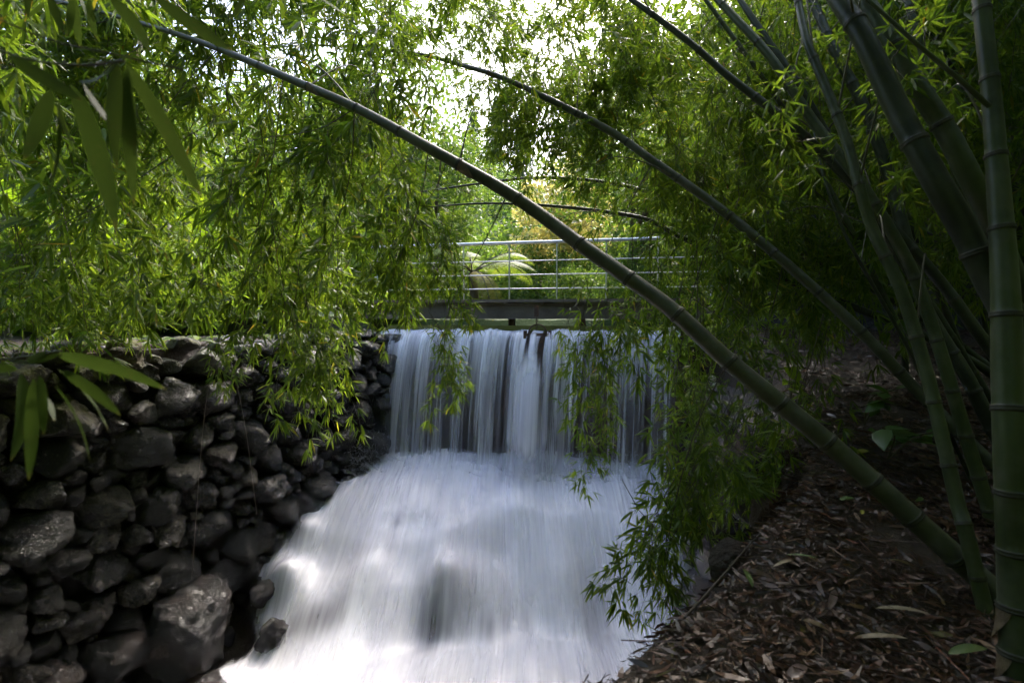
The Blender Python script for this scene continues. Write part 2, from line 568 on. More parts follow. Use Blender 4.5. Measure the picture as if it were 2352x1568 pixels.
gx, gy = axis(-8, 8.5, .13, -170, 170), axis(-1, 11.6, .12, -60, 200)
GX, GY = np.meshgrid(gx, gy)
GZ = ground_z(GX, GY)
nx, ny = len(gx), len(gy)
ii = (np.arange(ny - 1)[:, None] * nx + np.arange(nx - 1)[None]).ravel()
mb = MB()
mb.add(np.stack([GX.ravel(), GY.ravel(), GZ.ravel()], 1), np.stack([ii, ii + 1, ii + nx + 1, ii + nx], 1))
tag(link('ground', mb.mesh('ground', [M['ground']])), 'dark earth banks and garden ground on both sides of the stream', kind='structure')

# ------------------------------------------------------------------ stones
_ico = {}
for sub in (3, 4, 5):
    bm = bmesh.new()
    bmesh.ops.create_icosphere(bm, subdivisions=sub, radius=1)
    bm.verts.ensure_lookup_table()
    _ico[sub] = (np.array([v.co[:] for v in bm.verts]), np.array([[v.index for v in f.verts] for f in bm.faces]))
    bm.free()


def rock_mesh(name, rx, ry, rz, seed, mat, sub=4, amp=.22, flat=.75):
    """a free-standing angular boulder"""
    D, T = _ico[sub]
    rng = np.random.default_rng(seed)
    V = D.copy()
    for _ in range(9):                       # cut facets
        n = unit(rng.normal(size=3))
        d = rng.uniform(.62, .9)
        over = np.maximum(V @ n - d, 0)
        V -= over[:, None] * n * .85
    off = Vector(rng.uniform(-50, 50, 3))
    nz = np.array([mnoise.fractal(Vector(v) * 1.6 + off, .75, 2.1, 6) for v in V])
    V *= (1 + amp * .5 * nz)[:, None]
    V *= np.array([rx, ry, rz])
    mb = MB()
    mb.add(V, T)
    return mb.mesh(name, [mat])


def cell_stone(name, poly, depth, seed, mat, sub, ex, ez, en, amp=.15):
    """a stone that fills the wall cell poly (2D, about its centre); ex, ez, en are the wall's axes"""
    D, T = _ico[sub]
    rng = np.random.default_rng(seed)
    poly = np.asarray(poly)
    ang = np.arctan2(D[:, 1], D[:, 0])
    ca, sa = np.cos(ang), np.sin(ang)
    # radius of the polygon in every direction, softened at its corners
    rr = np.full(len(D), 1e9)
    for i in range(len(poly)):
        a, b = poly[i], poly[(i + 1) % len(poly)]
        nrm = np.array([b[1] - a[1], a[0] - b[0]])
        nrm = nrm / (np.linalg.norm(nrm) + 1e-9)
        dd = a @ nrm
        if dd < 0:
            nrm, dd = -nrm, -dd
        pr = ca * nrm[0] + sa * nrm[1]
        rr = np.minimum(rr, np.where(pr > 1e-3, dd / np.maximum(pr, 1e-3), 1e9))
    mean_r = np.median(rr)
    rr = np.minimum(rr, mean_r * 1.45)
    s = np.sqrt(D[:, 0] ** 2 + D[:, 1] ** 2)
    c = D[:, 2]
    pr = rr * s ** .58 * .985
    out = np.sign(c) * np.abs(c) ** .8 * depth
    tilt = rng.normal(0, .22, 2)
    V = np.stack([pr * ca, pr * sa, out], 1)
    V[:, 2] += (V[:, 0] * tilt[0] + V[:, 1] * tilt[1]) * (c > 0)
    for _ in range(7):
        n = unit(rng.normal(size=3) * np.array([.9, .9, .8]) + np.array([0, 0, .45]))
        d = rng.uniform(.60, .92)
        q = V / np.array([mean_r, mean_r, depth])
        over = np.maximum(q @ n - d, 0)
        V -= over[:, None] * n * .88 * np.array([mean_r, mean_r, depth])
    off = Vector(rng.uniform(-50, 50, 3))
    k = 1.4 / mean_r
    nz = np.array([mnoise.fractal(Vector(v) * k + off, .75, 2.1, 6) for v in V])
    V *= (1 + amp * nz)[:, None]
    W = V[:, :1] * ex + V[:, 1:2] * ez + V[:, 2:] * en
    mb = MB()
    mb.add(W, T)
    return mb.mesh(name, [mat])


def clip_poly(poly, p, n):
    """keep the side of poly where (q - p) . n <= 0"""
    out = []
    for i in range(len(poly)):
        a, b = poly[i], poly[(i + 1) % len(poly)]
        da, db = (a - p) @ n, (b - p) @ n
        if da <= 0: out.append(a)
        if da * db < 0: out.append(a + (b - a) * da / (da - db))
    return out


def stone_cells(w, h, size, seed, aspect=1.3):
    """rubble of mixed sizes: cells of a power diagram round sites thrown big ones first"""
    rng = np.random.default_rng(seed)
    pts, rad = [], []
    H = h * aspect                            # work in a space where the stones are as tall as wide
    for r, tries in ((.80, 160), (.60, 500), (.44, 1200), (.30, 2800), (.19, 5000)):
        for _ in range(tries):
            p = rng.uniform([-.3, -.3], [w + .3, H + .3])
            rr = size * r * rng.uniform(.88, 1.1)
            if pts and np.any(np.linalg.norm(np.array(pts) - p, axis=1) < (np.array(rad) + rr) * .86):
                continue
            if r > .7 and rng.random() < .6:
                continue
            pts.append(p); rad.append(rr)
    pts, rad = np.array(pts), np.array(rad)
    cells = []
    for i, p in enumerate(pts):
        if not (-.05 < p[0] < w + .05 and -.05 < p[1] < H + .05):
            continue
        poly = [p + np.array(q) * size * 1.6 for q in ((-1, -1), (1, -1), (1, 1), (-1, 1))]
        d = np.linalg.norm(pts - p, axis=1)
        for j in np.argsort(d)[1:26]:
            n = pts[j] - p
            f = .5 + (rad[i] ** 2 - rad[j] ** 2) / (2 * d[j] ** 2)
            poly = clip_poly(poly, p + n * f, n)
            if len(poly) < 3: break
        if len(poly) < 3: continue
        poly = np.array(poly)
        poly[:, 1] = np.clip(poly[:, 1], 0, H) / aspect
        c = poly.mean(0)
        th = rng.normal(0, .0)
        if np.ptp(poly[:, 0]) > .07 and np.ptp(poly[:, 1]) > .07:
            cells.append((c, poly - c))
    return cells


def build_wall(name, a, b, ztop, height, batter, size, seed, mat, label, core_mat, sub_near=None):
    """dry stone wall from a to b (plan points), each stone its own child"""
    a, b = np.array(a, float), np.array(b, float)
    ex = np.array([*(b - a), 0.0]); w = np.linalg.norm(ex); ex /= w
    en = np.array([ex[1], -ex[0], 0.0])
    ez = np.array([0, 0, 1.0])
    ezb = unit(ez - en * batter)
    root = thing(name, (a[0], a[1], ztop), label, 'wall')
    org = np.array([a[0], a[1], ztop])

    def at(s, t, o):                          # s along, t down from the top, o out of the face
        return org + ex * s - ezb * t + en * o
    mb = MB()
    c = [at(s, t, o) for s in (-.2, w + .2) for t in (.06, height + .1) for o in (-.17, -.5)]
    mb.add(np.array(c), [[0, 1, 3, 2], [4, 6, 7, 5], [0, 4, 5, 1], [2, 3, 7, 6], [0, 2, 6, 4], [1, 5, 7, 3]])
    link('core', mb.mesh('core', [core_mat], False), root)
    rng = random.Random(seed)
    for i, (c, poly) in enumerate(stone_cells(w, height, size, seed)):
        t = height - c[1]
        p = at(c[0], t, rng.uniform(-.10, .07))
        ext = min(np.ptp(poly[:, 0]), np.ptp(poly[:, 1]) * 1.2)
        near = p[1] < 7.8 if sub_near is None else sub_near
        me = cell_stone('stone', poly, max(.08, min(.3, ext * rng.uniform(.42, .62))), seed * 977 + i, mat, (5 if p[1] < 6.4 and p[2] > -3.6 else 4) if near else 3, ex, ezb, en)
        link('stone', me, root, p)
    return root


build_wall('retaining_wall', (wall_x(3.3), 3.3), (wall_x(10.75), 10.75), -.36, 4.5, .04, .42, 5, M['stone'],
           'dry stone retaining wall of dark mossy basalt along the left bank of the stream', M['wet_stone'])
build_wall('garden_wall', (8.6, 6.3), (4.4, 8.9), 1.75, 2.05, .06, .34, 9, M['dark_stone'],
           'dark dry stone wall behind the bamboo culms at the back of the right bank', M['dark_stone'], False)

build_wall('stream_wall', (3.45, 9.7), (2.15, 3.9), -1.05, 3.6, .12, .40, 15, M['wet_stone'],
           'dark wet rubble wall along the right side of the cascade behind the hanging leaves', M['wet_stone'], False)

# capping stones along the top of the retaining wall are loose and lie on the terrace
rng = random.Random(3)
for i, Y in enumerate(np.arange(4.3, 10.3, .62)):
    Y += rng.uniform(-.15, .15)
    x = float(wall_x(Y)) - rng.uniform(.12, .25)
    o = link('capping_stone', rock_mesh('capping_stone', rng.uniform(.14, .24), rng.uniform(.16, .26), rng.uniform(.07, .11), 300 + i, M['stone'], 3), None,
             (x, Y, -.36), (0, 0, rng.uniform(0, 6)))
    tag(o, 'flat grey stone lying loose on the retaining wall, %s from the left' % ('first', 'second', 'third', 'fourth', 'fifth', 'sixth', 'seventh', 'eighth', 'ninth', 'tenth')[i], 'stone', 'loose stones along the top of the retaining wall')

# boulders in the stream bed
BOULDERS = [  # px, py, depth, rx, ry, rz, seed, label
    (445, 1440, 6.15, .50, .45, .56, 41, 'largest wet black boulder at the foot of the stone wall beside the white water'),
    (280, 1500, 5.75, .42, .36, .30, 45, 'wet boulder at the wall foot just left of the largest boulder'),
    (90, 1590, 5.05, .36, .3, .3, 46, 'glistening wet boulder in the bottom left corner below the stone wall'),
    (585, 1235, 7.5, .30, .3, .30, 47, 'rust brown boulder half under water at the left edge of the cascade'),
    (680, 1160, 8.15, .42, .3, .26, 48, 'rust orange boulder washed by spray where the wall meets the waterfall'),
    (520, 1330, 7.0, .28, .26, .30, 49, 'wet dark stone between the wall and the small left hand falls'),
    (1850, 1130, 3.55, .20, .22, .13, 51, 'dark block of stone on the bank edge under the leaning bamboo'),
    (1770, 1200, 3.1, .16, .2, .16, 52, 'wet glistening stone at the water edge of the leafy bank'),
    (1690, 1300, 2.62, .14, .15, .13, 53, 'rough dark stone at the rim of the leaf covered bank'),
    (1700, 1110, 4.5, .35, .4, .4, 54, 'wet black rock behind the hanging bamboo leaves on the right of the cascade'),
    (1640, 1180, 4.9, .3, .3, .35, 55, 'lower wet black rock behind the hanging leaves nearer the white water'),
]
rng = random.Random(8)
for (x, y, Y, a, b, c, sd, lab) in BOULDERS:
    me = rock_mesh('boulder', a, b, c, sd, M['wet_stone'], 5 if a > .35 else 4, .34)
    tag(link('boulder', me, None, P(x, y, Y), (rng.uniform(-.2, .2), rng.uniform(-.2, .2), rng.uniform(0, 6))), lab, 'boulder')

for x, Y, a, sd, lab in ((-3.06, 6.50, .21, 61, 'small dark rock the white water parts round, next to the largest wet boulder'),
                         (-3.42, 7.02, .17, 62, 'wet rock at the left edge of the cascade beside the small side falls'),
                         (-3.42, 5.75, .20, 63, 'low wet rock in front of the largest boulder at the edge of the foam')):
    tag(link('boulder', rock_mesh('boulder', a, a * 1.1, a * .95, sd, M['wet_stone'], 4, .5), None, (x, Y, float(zc(x, Y)) + .02), (.3, .2, sd)), lab, 'boulder')

# ------------------------------------------------------------------ weir and abutment
E = np.array([.976, -.218, 0])          # along the weir and the bridge, to the right
N = np.array([-.218, -.976, 0])         # downstream, towards the camera
LIP0 = np.array([.12, 10.0, 0])


def weir_frame(V):                       # (along, downstream, z)
    return LIP0 + V[:, :1] * E + V[:, 1:2] * N + np.stack([0 * V[:, 2], 0 * V[:, 2], V[:, 2]], 1)


weir = thing('weir', LIP0 + np.array([0, 0, -3.2]), 'brown stained concrete weir wall behind the falling water under the footbridge', 'weir')
mb = MB()
nu, nw = 60, 30
U, Wz = np.meshgrid(np.linspace(-3.0, 3.2, nu), np.linspace(-3.3, -.34, nw))
bulge = np.array([[mnoise.fractal(Vector((u * 1.3, z * 1.3, 3)), .9, 2, 5) * .05 for u in U[0]] for z in Wz[:, 0]])
fr = weir_frame(np.stack([U.ravel(), bulge.ravel(), Wz.ravel()], 1))
ii = (np.arange(nw - 1)[:, None] * nu + np.arange(nu - 1)[None]).ravel()
mb.add(fr, np.stack([ii, ii + 1, ii + nu + 1, ii + nu], 1))
box(mb, (-3.0, -.55, -3.3), (3.2, -.08, -.345), 0, weir_frame)
link('wall_face', mb.mesh('wall_face', [M['weir']]), weir)
mb = MB(); box(mb, (-2.85, -.36, -.36), (3.05, -.28, -.195), 0, weir_frame)
link('sill_timber', mb.mesh('sill_timber', [M['mossy']], False), weir)
for s in (-2.36, -.22, 1.18):
    mb = MB()
    box(mb, (s - .06, -.42, -.40), (s + .06, -.40, -.06), 0, weir_frame)
    box(mb, (s - .06, -.48, -.40), (s - .045, -.36, -.06), 0, weir_frame)
    box(mb, (s + .045, -.48, -.40), (s + .06, -.36, -.06), 0, weir_frame)
    link('bridge_post', mb.mesh('bridge_post', [M['rust']], False), weir)

gate = thing('sluice_gate', LIP0 + .4 * E + np.array([0, 0, -.6]), 'rusty sluice gate with a looped iron handle in the middle of the weir', 'sluice gate')
mb = MB()
box(mb, (.16, .06, -1.35), (.62, .11, -.33), 0, weir_frame)
link('plate', mb.mesh('plate', [M['rust']], False), gate)
for s in (.13, .60):
    mb = MB(); box(mb, (s, .04, -1.4), (s + .05, .15, -.28), 0, weir_frame)
    link('guide_rail', mb.mesh('guide_rail', [M['rust']], False), gate)
mb = MB()
th = np.linspace(0, math.pi, 14)
tube(mb, weir_frame(np.stack([.39 + .17 * np.cos(th), 0 * th + .085, -.33 + .17 * np.sin(th)], 1)), .014, 8)
link('handle', mb.mesh('handle', [M['rust']]), gate)
chain = thing('hoist_chain', LIP0 + .37 * E + .09 * N + np.array([0, 0, -.1]), 'short dark chain hanging from the bridge beam to the gate handle', 'chain')
zz = -.02
for i in range(5):
    mb = MB()
    th = np.linspace(0, 2 * math.pi, 13)
    lx, ly = (.016 * np.cos(th), 0 * th) if i % 2 else (0 * th, .016 * np.cos(th))
    tube(mb, weir_frame(np.stack([.37 + lx, .085 + ly, zz - .032 + .032 * np.sin(th)], 1)), .006, 6, cap=False)
    link('link', mb.mesh('link', [M['rust']]), chain)
    zz -= .048
mb = MB(); box(mb, (.33, .05, -.02), (.41, .115, .2), 0, weir_frame)
link('bracket', mb.mesh('bracket', [M['rust']], False), chain)

# abutments
for (p, dims, lab, sd) in ((P(815, 960, 10.0), (.62, .7, 1.6), 'black wet rock abutment between the stone wall and the waterfall', 71),
                           (P(1640, 930, 9.6), (.75, .7, 1.5), 'dark wet rock abutment at the right end of the weir', 72)):
    tag(link('abutment', rock_mesh('abutment', *dims, sd, M['wet_stone'], 4, .3), None, p), lab, 'rock')

# ------------------------------------------------------------------ footbridge
BR0 = np.array([.40, 10.30, 0])


def bridge_frame(V):
    return BR0 + V[:, :1] * E + V[:, 1:2] * N + np.stack([0 * V[:, 2], 0 * V[:, 2], V[:, 2]], 1)


bridge = thing('footbridge', BR0, 'narrow steel footbridge with pale tube handrail and rods above the weir', 'footbridge')
S0, S1 = -3.6, 4.3
for off in (0.0, -1.15):
    mb = MB()
    box(mb, (S0, off - .01, -.045), (S1, off + .01, .225), 0, bridge_frame)
    box(mb, (S0, off - .07, .225), (S1, off + .07, .243), 0, bridge_frame)
    box(mb, (S0, off - .07, -.063), (S1, off + .07, -.045), 0, bridge_frame)
    link('beam', mb.mesh('beam', [M['beam']], False), bridge)
s = S0 + .15
k = 0
plank = None
while s < S1 - .1:
    mb = MB()
    box(mb, (-.066, -.68, 0), (.066, .68, .035), 0, lambda V: V[:, :1] * E + V[:, 1:2] * N + np.stack([0 * V[:, 2], 0 * V[:, 2], V[:, 2]], 1))
    plank = plank or mb.mesh('deck_plank', [M['deck']], False)
    link('deck_plank', plank, bridge, bridge_frame(np.array([[s, -.575, .279]]))[0])
    s += .138
for s in np.arange(S0 + .2, S1, .72):
    mb = MB(); box(mb, (s - .05, -1.3, .244), (s + .05, .09, .277), 0, bridge_frame)
    link('joist', mb.mesh('joist', [M['deck']], False), bridge)
edge = MB(); box(edge, (S0, .108, .262), (S1, .12, .322), 0, bridge_frame)
link('deck_edge', edge.mesh('deck_edge', [M['deck']], False), bridge)
for s in np.arange(-3.27, 4.3, .94):
    mb = MB(); tube(mb, bridge_frame(np.array([[s, .06, .315], [s, .06, 1.40]])), .014, 8)
    link('railing_post', mb.mesh('railing_post', [M['steel']]), bridge)
mb = MB(); tube(mb, bridge_frame(np.array([[S0 + .2, .06, 1.425], [S1 - .1, .06, 1.425]])), .032, 12)
link('handrail', mb.mesh('handrail', [M['steel']]), bridge)
for z in (1.07, .80, .53):
    mb = MB(); tube(mb, bridge_frame(np.array([[S0 + .2, .06, z], [S1 - .1, .06, z]])), .011, 8)
    link('railing_rod', mb.mesh('railing_rod', [M['steel']]), bridge)

# ------------------------------------------------------------------ water
def sheet(name, P3, uv, dens, mat, parent=None, keep=None):
    """grid P3[rows, cols, 3] with uv and a foam attribute"""
    r, c = P3.shape[:2]
    mb = MB()
    ii = (np.arange(r - 1)[:, None] * c + np.arange(c - 1)[None]).ravel()
    q = np.stack([ii, ii + 1, ii + c + 1, ii + c], 1)
    if keep is not None:
        q = q[keep.ravel()[q].any(1)]
    mb.add(P3.reshape(-1, 3), q)
    me = mb.mesh(name, [mat])
    lv = np.empty(len(me.loops), np.int32)
    me.loops.foreach_get('vertex_index', lv)
    ul = me.uv_layers.new(name='UVMap')
    ul.data.foreach_set('uv', uv.reshape(-1, 2)[lv].astype(np.float32).ravel())
    at = me.attributes.new('foam', 'FLOAT', 'POINT')
    at.data.foreach_set('value', np.clip(dens, -1, 2).astype(np.float32).ravel())
    return link(name, me, parent)


def sample1(u, kx, kv):
    return np.interp(u, kx, kv)


water_pool = MB()
pv = np.array([[-3.0, .0], [3.15, .0], [3.5, -2.9], [-3.6, -2.9]])
P4 = weir_frame(np.stack([np.repeat(pv[:, 0], 1), pv[:, 1] - .14, np.full(4, -.285)], 1))
water_pool.add(P4, [[0, 1, 2, 3]])
tag(link('water', water_pool.mesh('water', [M['pool']], False)), 'still olive water of the pond above the weir', kind='structure')

fall = tag(link('waterfall', None, None, LIP0 + np.array([0, 0, -.3])), 'white curtain of water falling over the weir under the footbridge', kind='structure')
ss = np.linspace(-2.92, 3.0, 330)
vv = np.linspace(0, 1, 60)


def curtain(name, mat, v0, off, dens_fn, sa=None, drop=2.80):
    s = ss if sa is None else sa
    Sg, Vg = np.meshgrid(s, vv)
    rip = .05 * np.sin(2.3 * Sg + 1) + .03 * np.sin(6.1 * Sg + off * 9) + .018 * np.sin(14.3 * Sg + 2)
    pre = .16
    a = pre / (pre + 1.0)
    t = np.clip((Vg - .06) / .94, 0, 1)
    speed = v0 + .22 * np.sin(1.9 * Sg + .4) + .12 * np.sin(5.1 * Sg)
    tt = t * .72
    down = drop * t ** 1.75
    out = np.where(Vg < .06, (Vg - .06) / .06 * .16, speed * tt * (1 - .15 * t)) + rip * t
    z = -.285 + off * .3 - .05 * sstep(-.16, .1, out) - down + .012 * np.sin(9 * Sg) * (Vg < .1)
    side = Sg + .10 * t * np.clip((-2.2 - Sg) * 2, -1, 1)
    P3 = weir_frame(np.stack([side.ravel(), (out + off).ravel(), z.ravel()], 1)).reshape(*Sg.shape, 3)
    uv = np.stack([Sg, down + out], -1)
    return sheet(name, P3, uv, dens_fn(Sg, t), mat, fall)


def dn_main(S, t):
    base = sample1(S, [-2.92, -2.82, -2.3, -1.5, -.9, -.55, -.42, -.25, -.1, .02, .12, .18, .24, .34, .44, .5, .58, .8, 1.5, 2.6, 2.95, 3.0],
                   [-.6, .35, .68, .62, .60, .72, .74, .5, .36, .34, .62, .65, -.3, .6, .6, -.3, .75, .55, .48, .52, .42, -.6])
    fade = 1.08 - .50 * sstep(.15, .8, t)
    top = .35 * (1 - sstep(0, .18, t))
    foot = .5 * sstep(.86, 1.0, t)
    return base * fade + top * (base > -.1) + foot - .12 * sstep(.1, .5, t)


def dn_strand(S, t):
    base = sample1(S, [-2.92, -2.8, -1.8, -.9, -.5, -.2, .05, .2, .5, .62, 1.2, 2.9, 3.0], [-.6, .15, .26, .22, .34, -.05, .28, -.2, -.2, .38, .26, .28, -.6])
    return base - .1 * sstep(.2, .8, t) + .4 * sstep(.9, 1, t)


curtain('water_sheet', M['curtain'], 1.15, 0.0, dn_main)
curtain('water_strands', M['curtain2'], 1.0, .05, dn_strand)
curtain('water_strands', M['curtain2'], 1.35, .10, lambda S, t: dn_strand(S, t) - .12)


def jet(s0, s1, v0, off, spread, dens, start=0.0, seed=0):
    sa = np.linspace(0, 1, 40)
    Sg, Vg = np.meshgrid(sa, np.linspace(start, 1, 50))
    mid = (s0 + s1) / 2
    wid = (s1 - s0) / 2 * (1 + spread * Vg)
    arc = np.cos((Sg - .5) * math.pi) * .1
    S = mid + (Sg - .5) * 2 * wid
    out = v0 * Vg * .72 + arc * (.3 + Vg) + off
    z = -.30 - 2.6 * Vg ** 1.7
    P3 = weir_frame(np.stack([S.ravel(), out.ravel(), z.ravel()], 1)).reshape(*Sg.shape, 3)
    edge = sstep(0, .42, Sg) * sstep(1, .58, Sg) * sstep(1, .80, Vg)
    d = (dens * sstep(start, start + (.3 if start else .12), Vg) * edge + .25 * edge * Vg) * (1 if start else 1) - .5 * (1 - edge)
    sheet('water_jet', P3, np.stack([S + seed, 2.6 * Vg ** 1.7], -1), d, M['curtain'], fall)


jet(.22, .46, 1.2, .10, .25, .62, 0, 3)
jet(-.12, .17, 1.25, .08, .02, .42, 0, 7)
jet(.52, .78, 1.15, .10, .05, .42, 0, 9)
jet(-.02, .68, 1.3, .18, .35, .85, .22, 12)
jet(.10, .62, 1.45, .24, .55, .7, .30, 15)

# the cascade below
XX, YY = np.meshgrid(np.linspace(-4.6, 4.0, 250), np.linspace(9.95, 4.3, 220))
ZZ = zc(XX, YY)
dY = np.abs(np.gradient(YY, axis=0)); dZ = np.gradient(ZZ, axis=0)
path = np.cumsum(np.sqrt(dY ** 2 + dZ ** 2), axis=0)
SKEW = XX + .03 * np.sin(1.6 * YY + 1.1 * XX)
lft = XX - (wall_x(YY) + .02 + .06 * np.sin(3 * YY) + .62 * sstep(7.1, 6.5, YY) - .25 * sstep(6.2, 5.2, YY) + .05 * np.sin(9 * YY + 1))
bd = sstep(0, .5, lft) * sstep(3.95, 3.5, XX)
fallness = np.clip(-dZ / (dY + 1e-6), 0, 3)
dens = .95 + 0 * XX
for (x0, y0, r, ry, a) in ((-1.0, 6.66, .32, .32, .46), (-2.35, 6.70, .40, .30, .42), (-.30, 6.70, .20, .30, .40), (1.15, 6.75, .55, .4, .22), (-3.2, 6.95, .25, .25, .5), (-2.0, 7.5, .3, .2, .22),
                           (-3.15, 7.75, .3, .2, .45), (-1.6, 8.0, .6, .15, .25), (-2.75, 6.55, .25, .25, .35), (-3.25, 8.35, .35, .3, .5), (.2, 6.95, .2, .2, .2)):
    dens -= a * gauss(XX, YY, x0, y0, r, ry)
dens = dens * bd - .4 * (1 - bd)
casc = tag(link('cascade', None, None, (0, 7, -4)), 'silky white cascade tumbling over hidden rocks below the weir', kind='structure')
uv = np.stack([SKEW, path], -1)
sheet('water_surface', np.stack([XX, YY, ZZ], -1), uv, dens, M['cascade'], casc, bd > .01)
for i, (h, dd) in enumerate(((.035, -.45), (.08, -.62), (.13, -.8))):
    hh = h * (1 + .5 * np.sin(3 * XX + 2 * i) * np.sin(2.2 * YY + i))
    sheet('water_veil', np.stack([XX, YY - hh * .6, ZZ + hh], -1), uv + np.array([i * 3.3, i * 1.7]), dens + dd, M['cascade2'], casc, bd > .05)

# sheets of spray thrown up where the curtain strikes the cascade


def splash(s0, s1, o0, height, lean, foam, seed):
    sa, va = np.meshgrid(np.linspace(s0, s1, 120), np.linspace(0, 1, 26))
    o = o0 + .10 * np.sin(2.6 * sa + seed) + lean * va ** 1.3
    hh = height * (.7 + .3 * np.sin(3.1 * sa + seed * 2) * np.sin(1.3 * sa + seed))
    base = weir_frame(np.stack([sa.ravel(), o.ravel(), 0 * sa.ravel()], 1)).reshape(*sa.shape, 3)
    base[..., 2] = zc(base[..., 0], base[..., 1]) - .12 + hh * (1.5 * va - .5 * va ** 2)
    ends = sstep(s0, s0 + .5, sa) * sstep(s1, s1 - .5, sa)
    fo = foam * (1 - va) ** 1.2 * ends - .30 * va - .2 * (1 - ends)
    sheet('splash', base, np.stack([sa + seed, va * .5], -1), fo, M['splash'], casc)


M['splash'] = mk_water('splash_water', 7, 2.2, 0, .8, .9, (.90, .91, .95), (.74, .74, .82), 31, 1.2)
splash(-3.0, 3.3, .70, .26, .05, .70, 1)
splash(-2.9, 3.3, .85, .34, .14, .78, 2)
splash(-3.2, 3.4, 1.02, .28, .22, .85, 3)
splash(-3.3, 3.4, 1.20, .22, .30, .85, 4)
splash(-3.7, -1.6, .95, .85, .10, .92, 5)
splash(-3.8, -1.9, 1.15, .60, .25, .92, 6)
splash(-3.9, -2.2, 1.45, .55, .35, .9, 9)
splash(-3.9, -2.0, 1.75, .40, .40, .9, 10)
splash(1.2, 3.5, .80, .55, .12, .70, 7)
splash(-.5, 1.3, .95, .34, .15, .75, 8)

# spray: droplet streaks thrown up at the foot of the fall
rs = np.random.default_rng(77)
mb = MB()


def spray_arcs(n, s0, s1, o0, o1, zb, vmax, tilt, size):
    s = rs.uniform(s0, s1, n); o = rs.uniform(o0, o1, n)
    vz = vmax * rs.uniform(.25, 1, n) ** 1.2
    vx = rs.normal(tilt, .7, n); vo = rs.uniform(.1, 1.2, n)
    t0 = rs.uniform(.0, 1.6, n) * vz / 9.8
    dt = rs.uniform(.012, .035, n)
    pos = lambda t: weir_frame(np.stack([s + vx * t, o + vo * t, zb + vz * t - 4.9 * t * t], 1))
    a, b, c = pos(t0), pos(t0 + dt), pos(t0 + 2 * dt)
    w = np.stack([rs.normal(size=n), 0 * s, rs.normal(size=n)], 1)
    w = unit(w) * (size * rs.uniform(.4, 1, n))[:, None]
    V = np.stack([a, b + w, c, b - w], 1).reshape(-1, 3)
    mb.add(V, np.arange(n * 4).reshape(-1, 4))


spray_arcs(5200, -3.1, -2.0, .6, 1.5, -2.75, 3.9, -.9, .0022)
spray_arcs(3200, -2.3, -.3, .7, 1.3, -2.75, 2.6, 0, .0020)
spray_arcs(2600, -.2, .9, .8, 1.3, -2.75, 2.4, 0, .0022)
spray_arcs(4500, 1.0, 3.1, .5, 1.3, -2.7, 3.2, .2, .0022)
tag(link('water_spray', mb.mesh('water_spray', [M['drops']], False)), 'fine droplets of spray thrown up at the foot of the waterfall', 'spray', kind='stuff')

# ------------------------------------------------------------------ bamboo sprays (shared meshes)
def make_spray(seed, length, nodes, leaf_len, bushy):
    rng = np.random.default_rng(seed)
    mb = MB()
    d = unit(np.array([rng.normal(0, .35), rng.normal(0, .35), -.6]))
    p = np.zeros(3)
    axis_pts = [p - d * .3 + np.array([0, 0, .18]), p - d * .12 + np.array([0, 0, .03]), p.copy()]
    B, D = [], []

    def cluster(c, dirv, n, spread):
        for _ in range(n):
            q = unit(dirv * rng.uniform(.3, .9) + rng.normal(size=3) * spread + np.array([0, 0, -rng.uniform(.15, .75)]))
            B.append(c); D.append(q)
    step = length / nodes
    for i in range(nodes):
        d = unit(d + np.array([rng.normal(0, .14), rng.normal(0, .14), -.22]))
        p = p + d * step
        axis_pts.append(p.copy())
        for _ in range(rng.integers(1, 3) + (1 if bushy else 0)):
            ph = rng.uniform(0, 6.28)
            sd = unit(np.array([math.cos(ph), math.sin(ph), rng.uniform(-.7, .25)]))
            ln = rng.uniform(.04, .15) * (1.5 if bushy else 1) * (1 - .45 * i / nodes)
            e = p + sd * ln + np.array([0, 0, -ln * .25])
            if ln > .07:
                tube(mb, np.array([p, (p + e) / 2 + np.array([0, 0, .008]), e]), .0011, 3, 1, False)
            cluster(e, sd, rng.integers(4, 8), .5)
    cluster(p, d, 7, .45)
    tube(mb, np.array(axis_pts), np.linspace(.0028, .0010, len(axis_pts)), 4, 1, False)
    B, D = np.array(B), np.array(D)
    n = len(B)
    S = unit(np.cross(D, unit(rng.normal(size=(n, 3)) * .55 + np.array([0, 0, 1.0]))))
    L = leaf_len * rng.uniform(.6, 1.2, n)
    leaves(mb, B, D, S, L, L * rng.uniform(.125, .18, n), rng.uniform(.05, .38, n))
    return mb.mesh('leaf_spray', [M['bamboo_leaf'], M['twig']], False)


SPRAYS = [make_spray(100 + i, (.55, .7, .85, .6, .75, .5, .95, .65)[i], (9, 11, 13, 9, 11, 8, 14, 10)[i], (.115, .12, .11, .13, .12, .125, .11, .12)[i], i % 2) for i in range(8)]

# ------------------------------------------------------------------ bamboo culms
BAMBOO = {}


def culm_mesh(pts, rad, mat):
    mb = MB()
    tube(mb, pts, rad, 16)
    me = mb.mesh('culm', [mat])
    n = len(pts)
    seg = np.concatenate([[0], np.cumsum(np.linalg.norm(np.diff(pts, axis=0), axis=1))])
    nv = len(me.vertices)
    uvv = np.zeros((nv, 2))
    idx = np.arange(n * 16)
    uvv[:n * 16, 0] = (idx % 16) / 16.0
    uvv[:n * 16, 0] = np.abs(uvv[:n * 16, 0] - .5) * 2
    uvv[:n * 16, 1] = seg[idx // 16]
    lv = np.empty(len(me.loops), np.int32)
    me.loops.foreach_get('vertex_index', lv)
    me.uv_layers.new(name='UVMap').data.foreach_set('uv', uvv[lv].astype(np.float32).ravel())
    return me


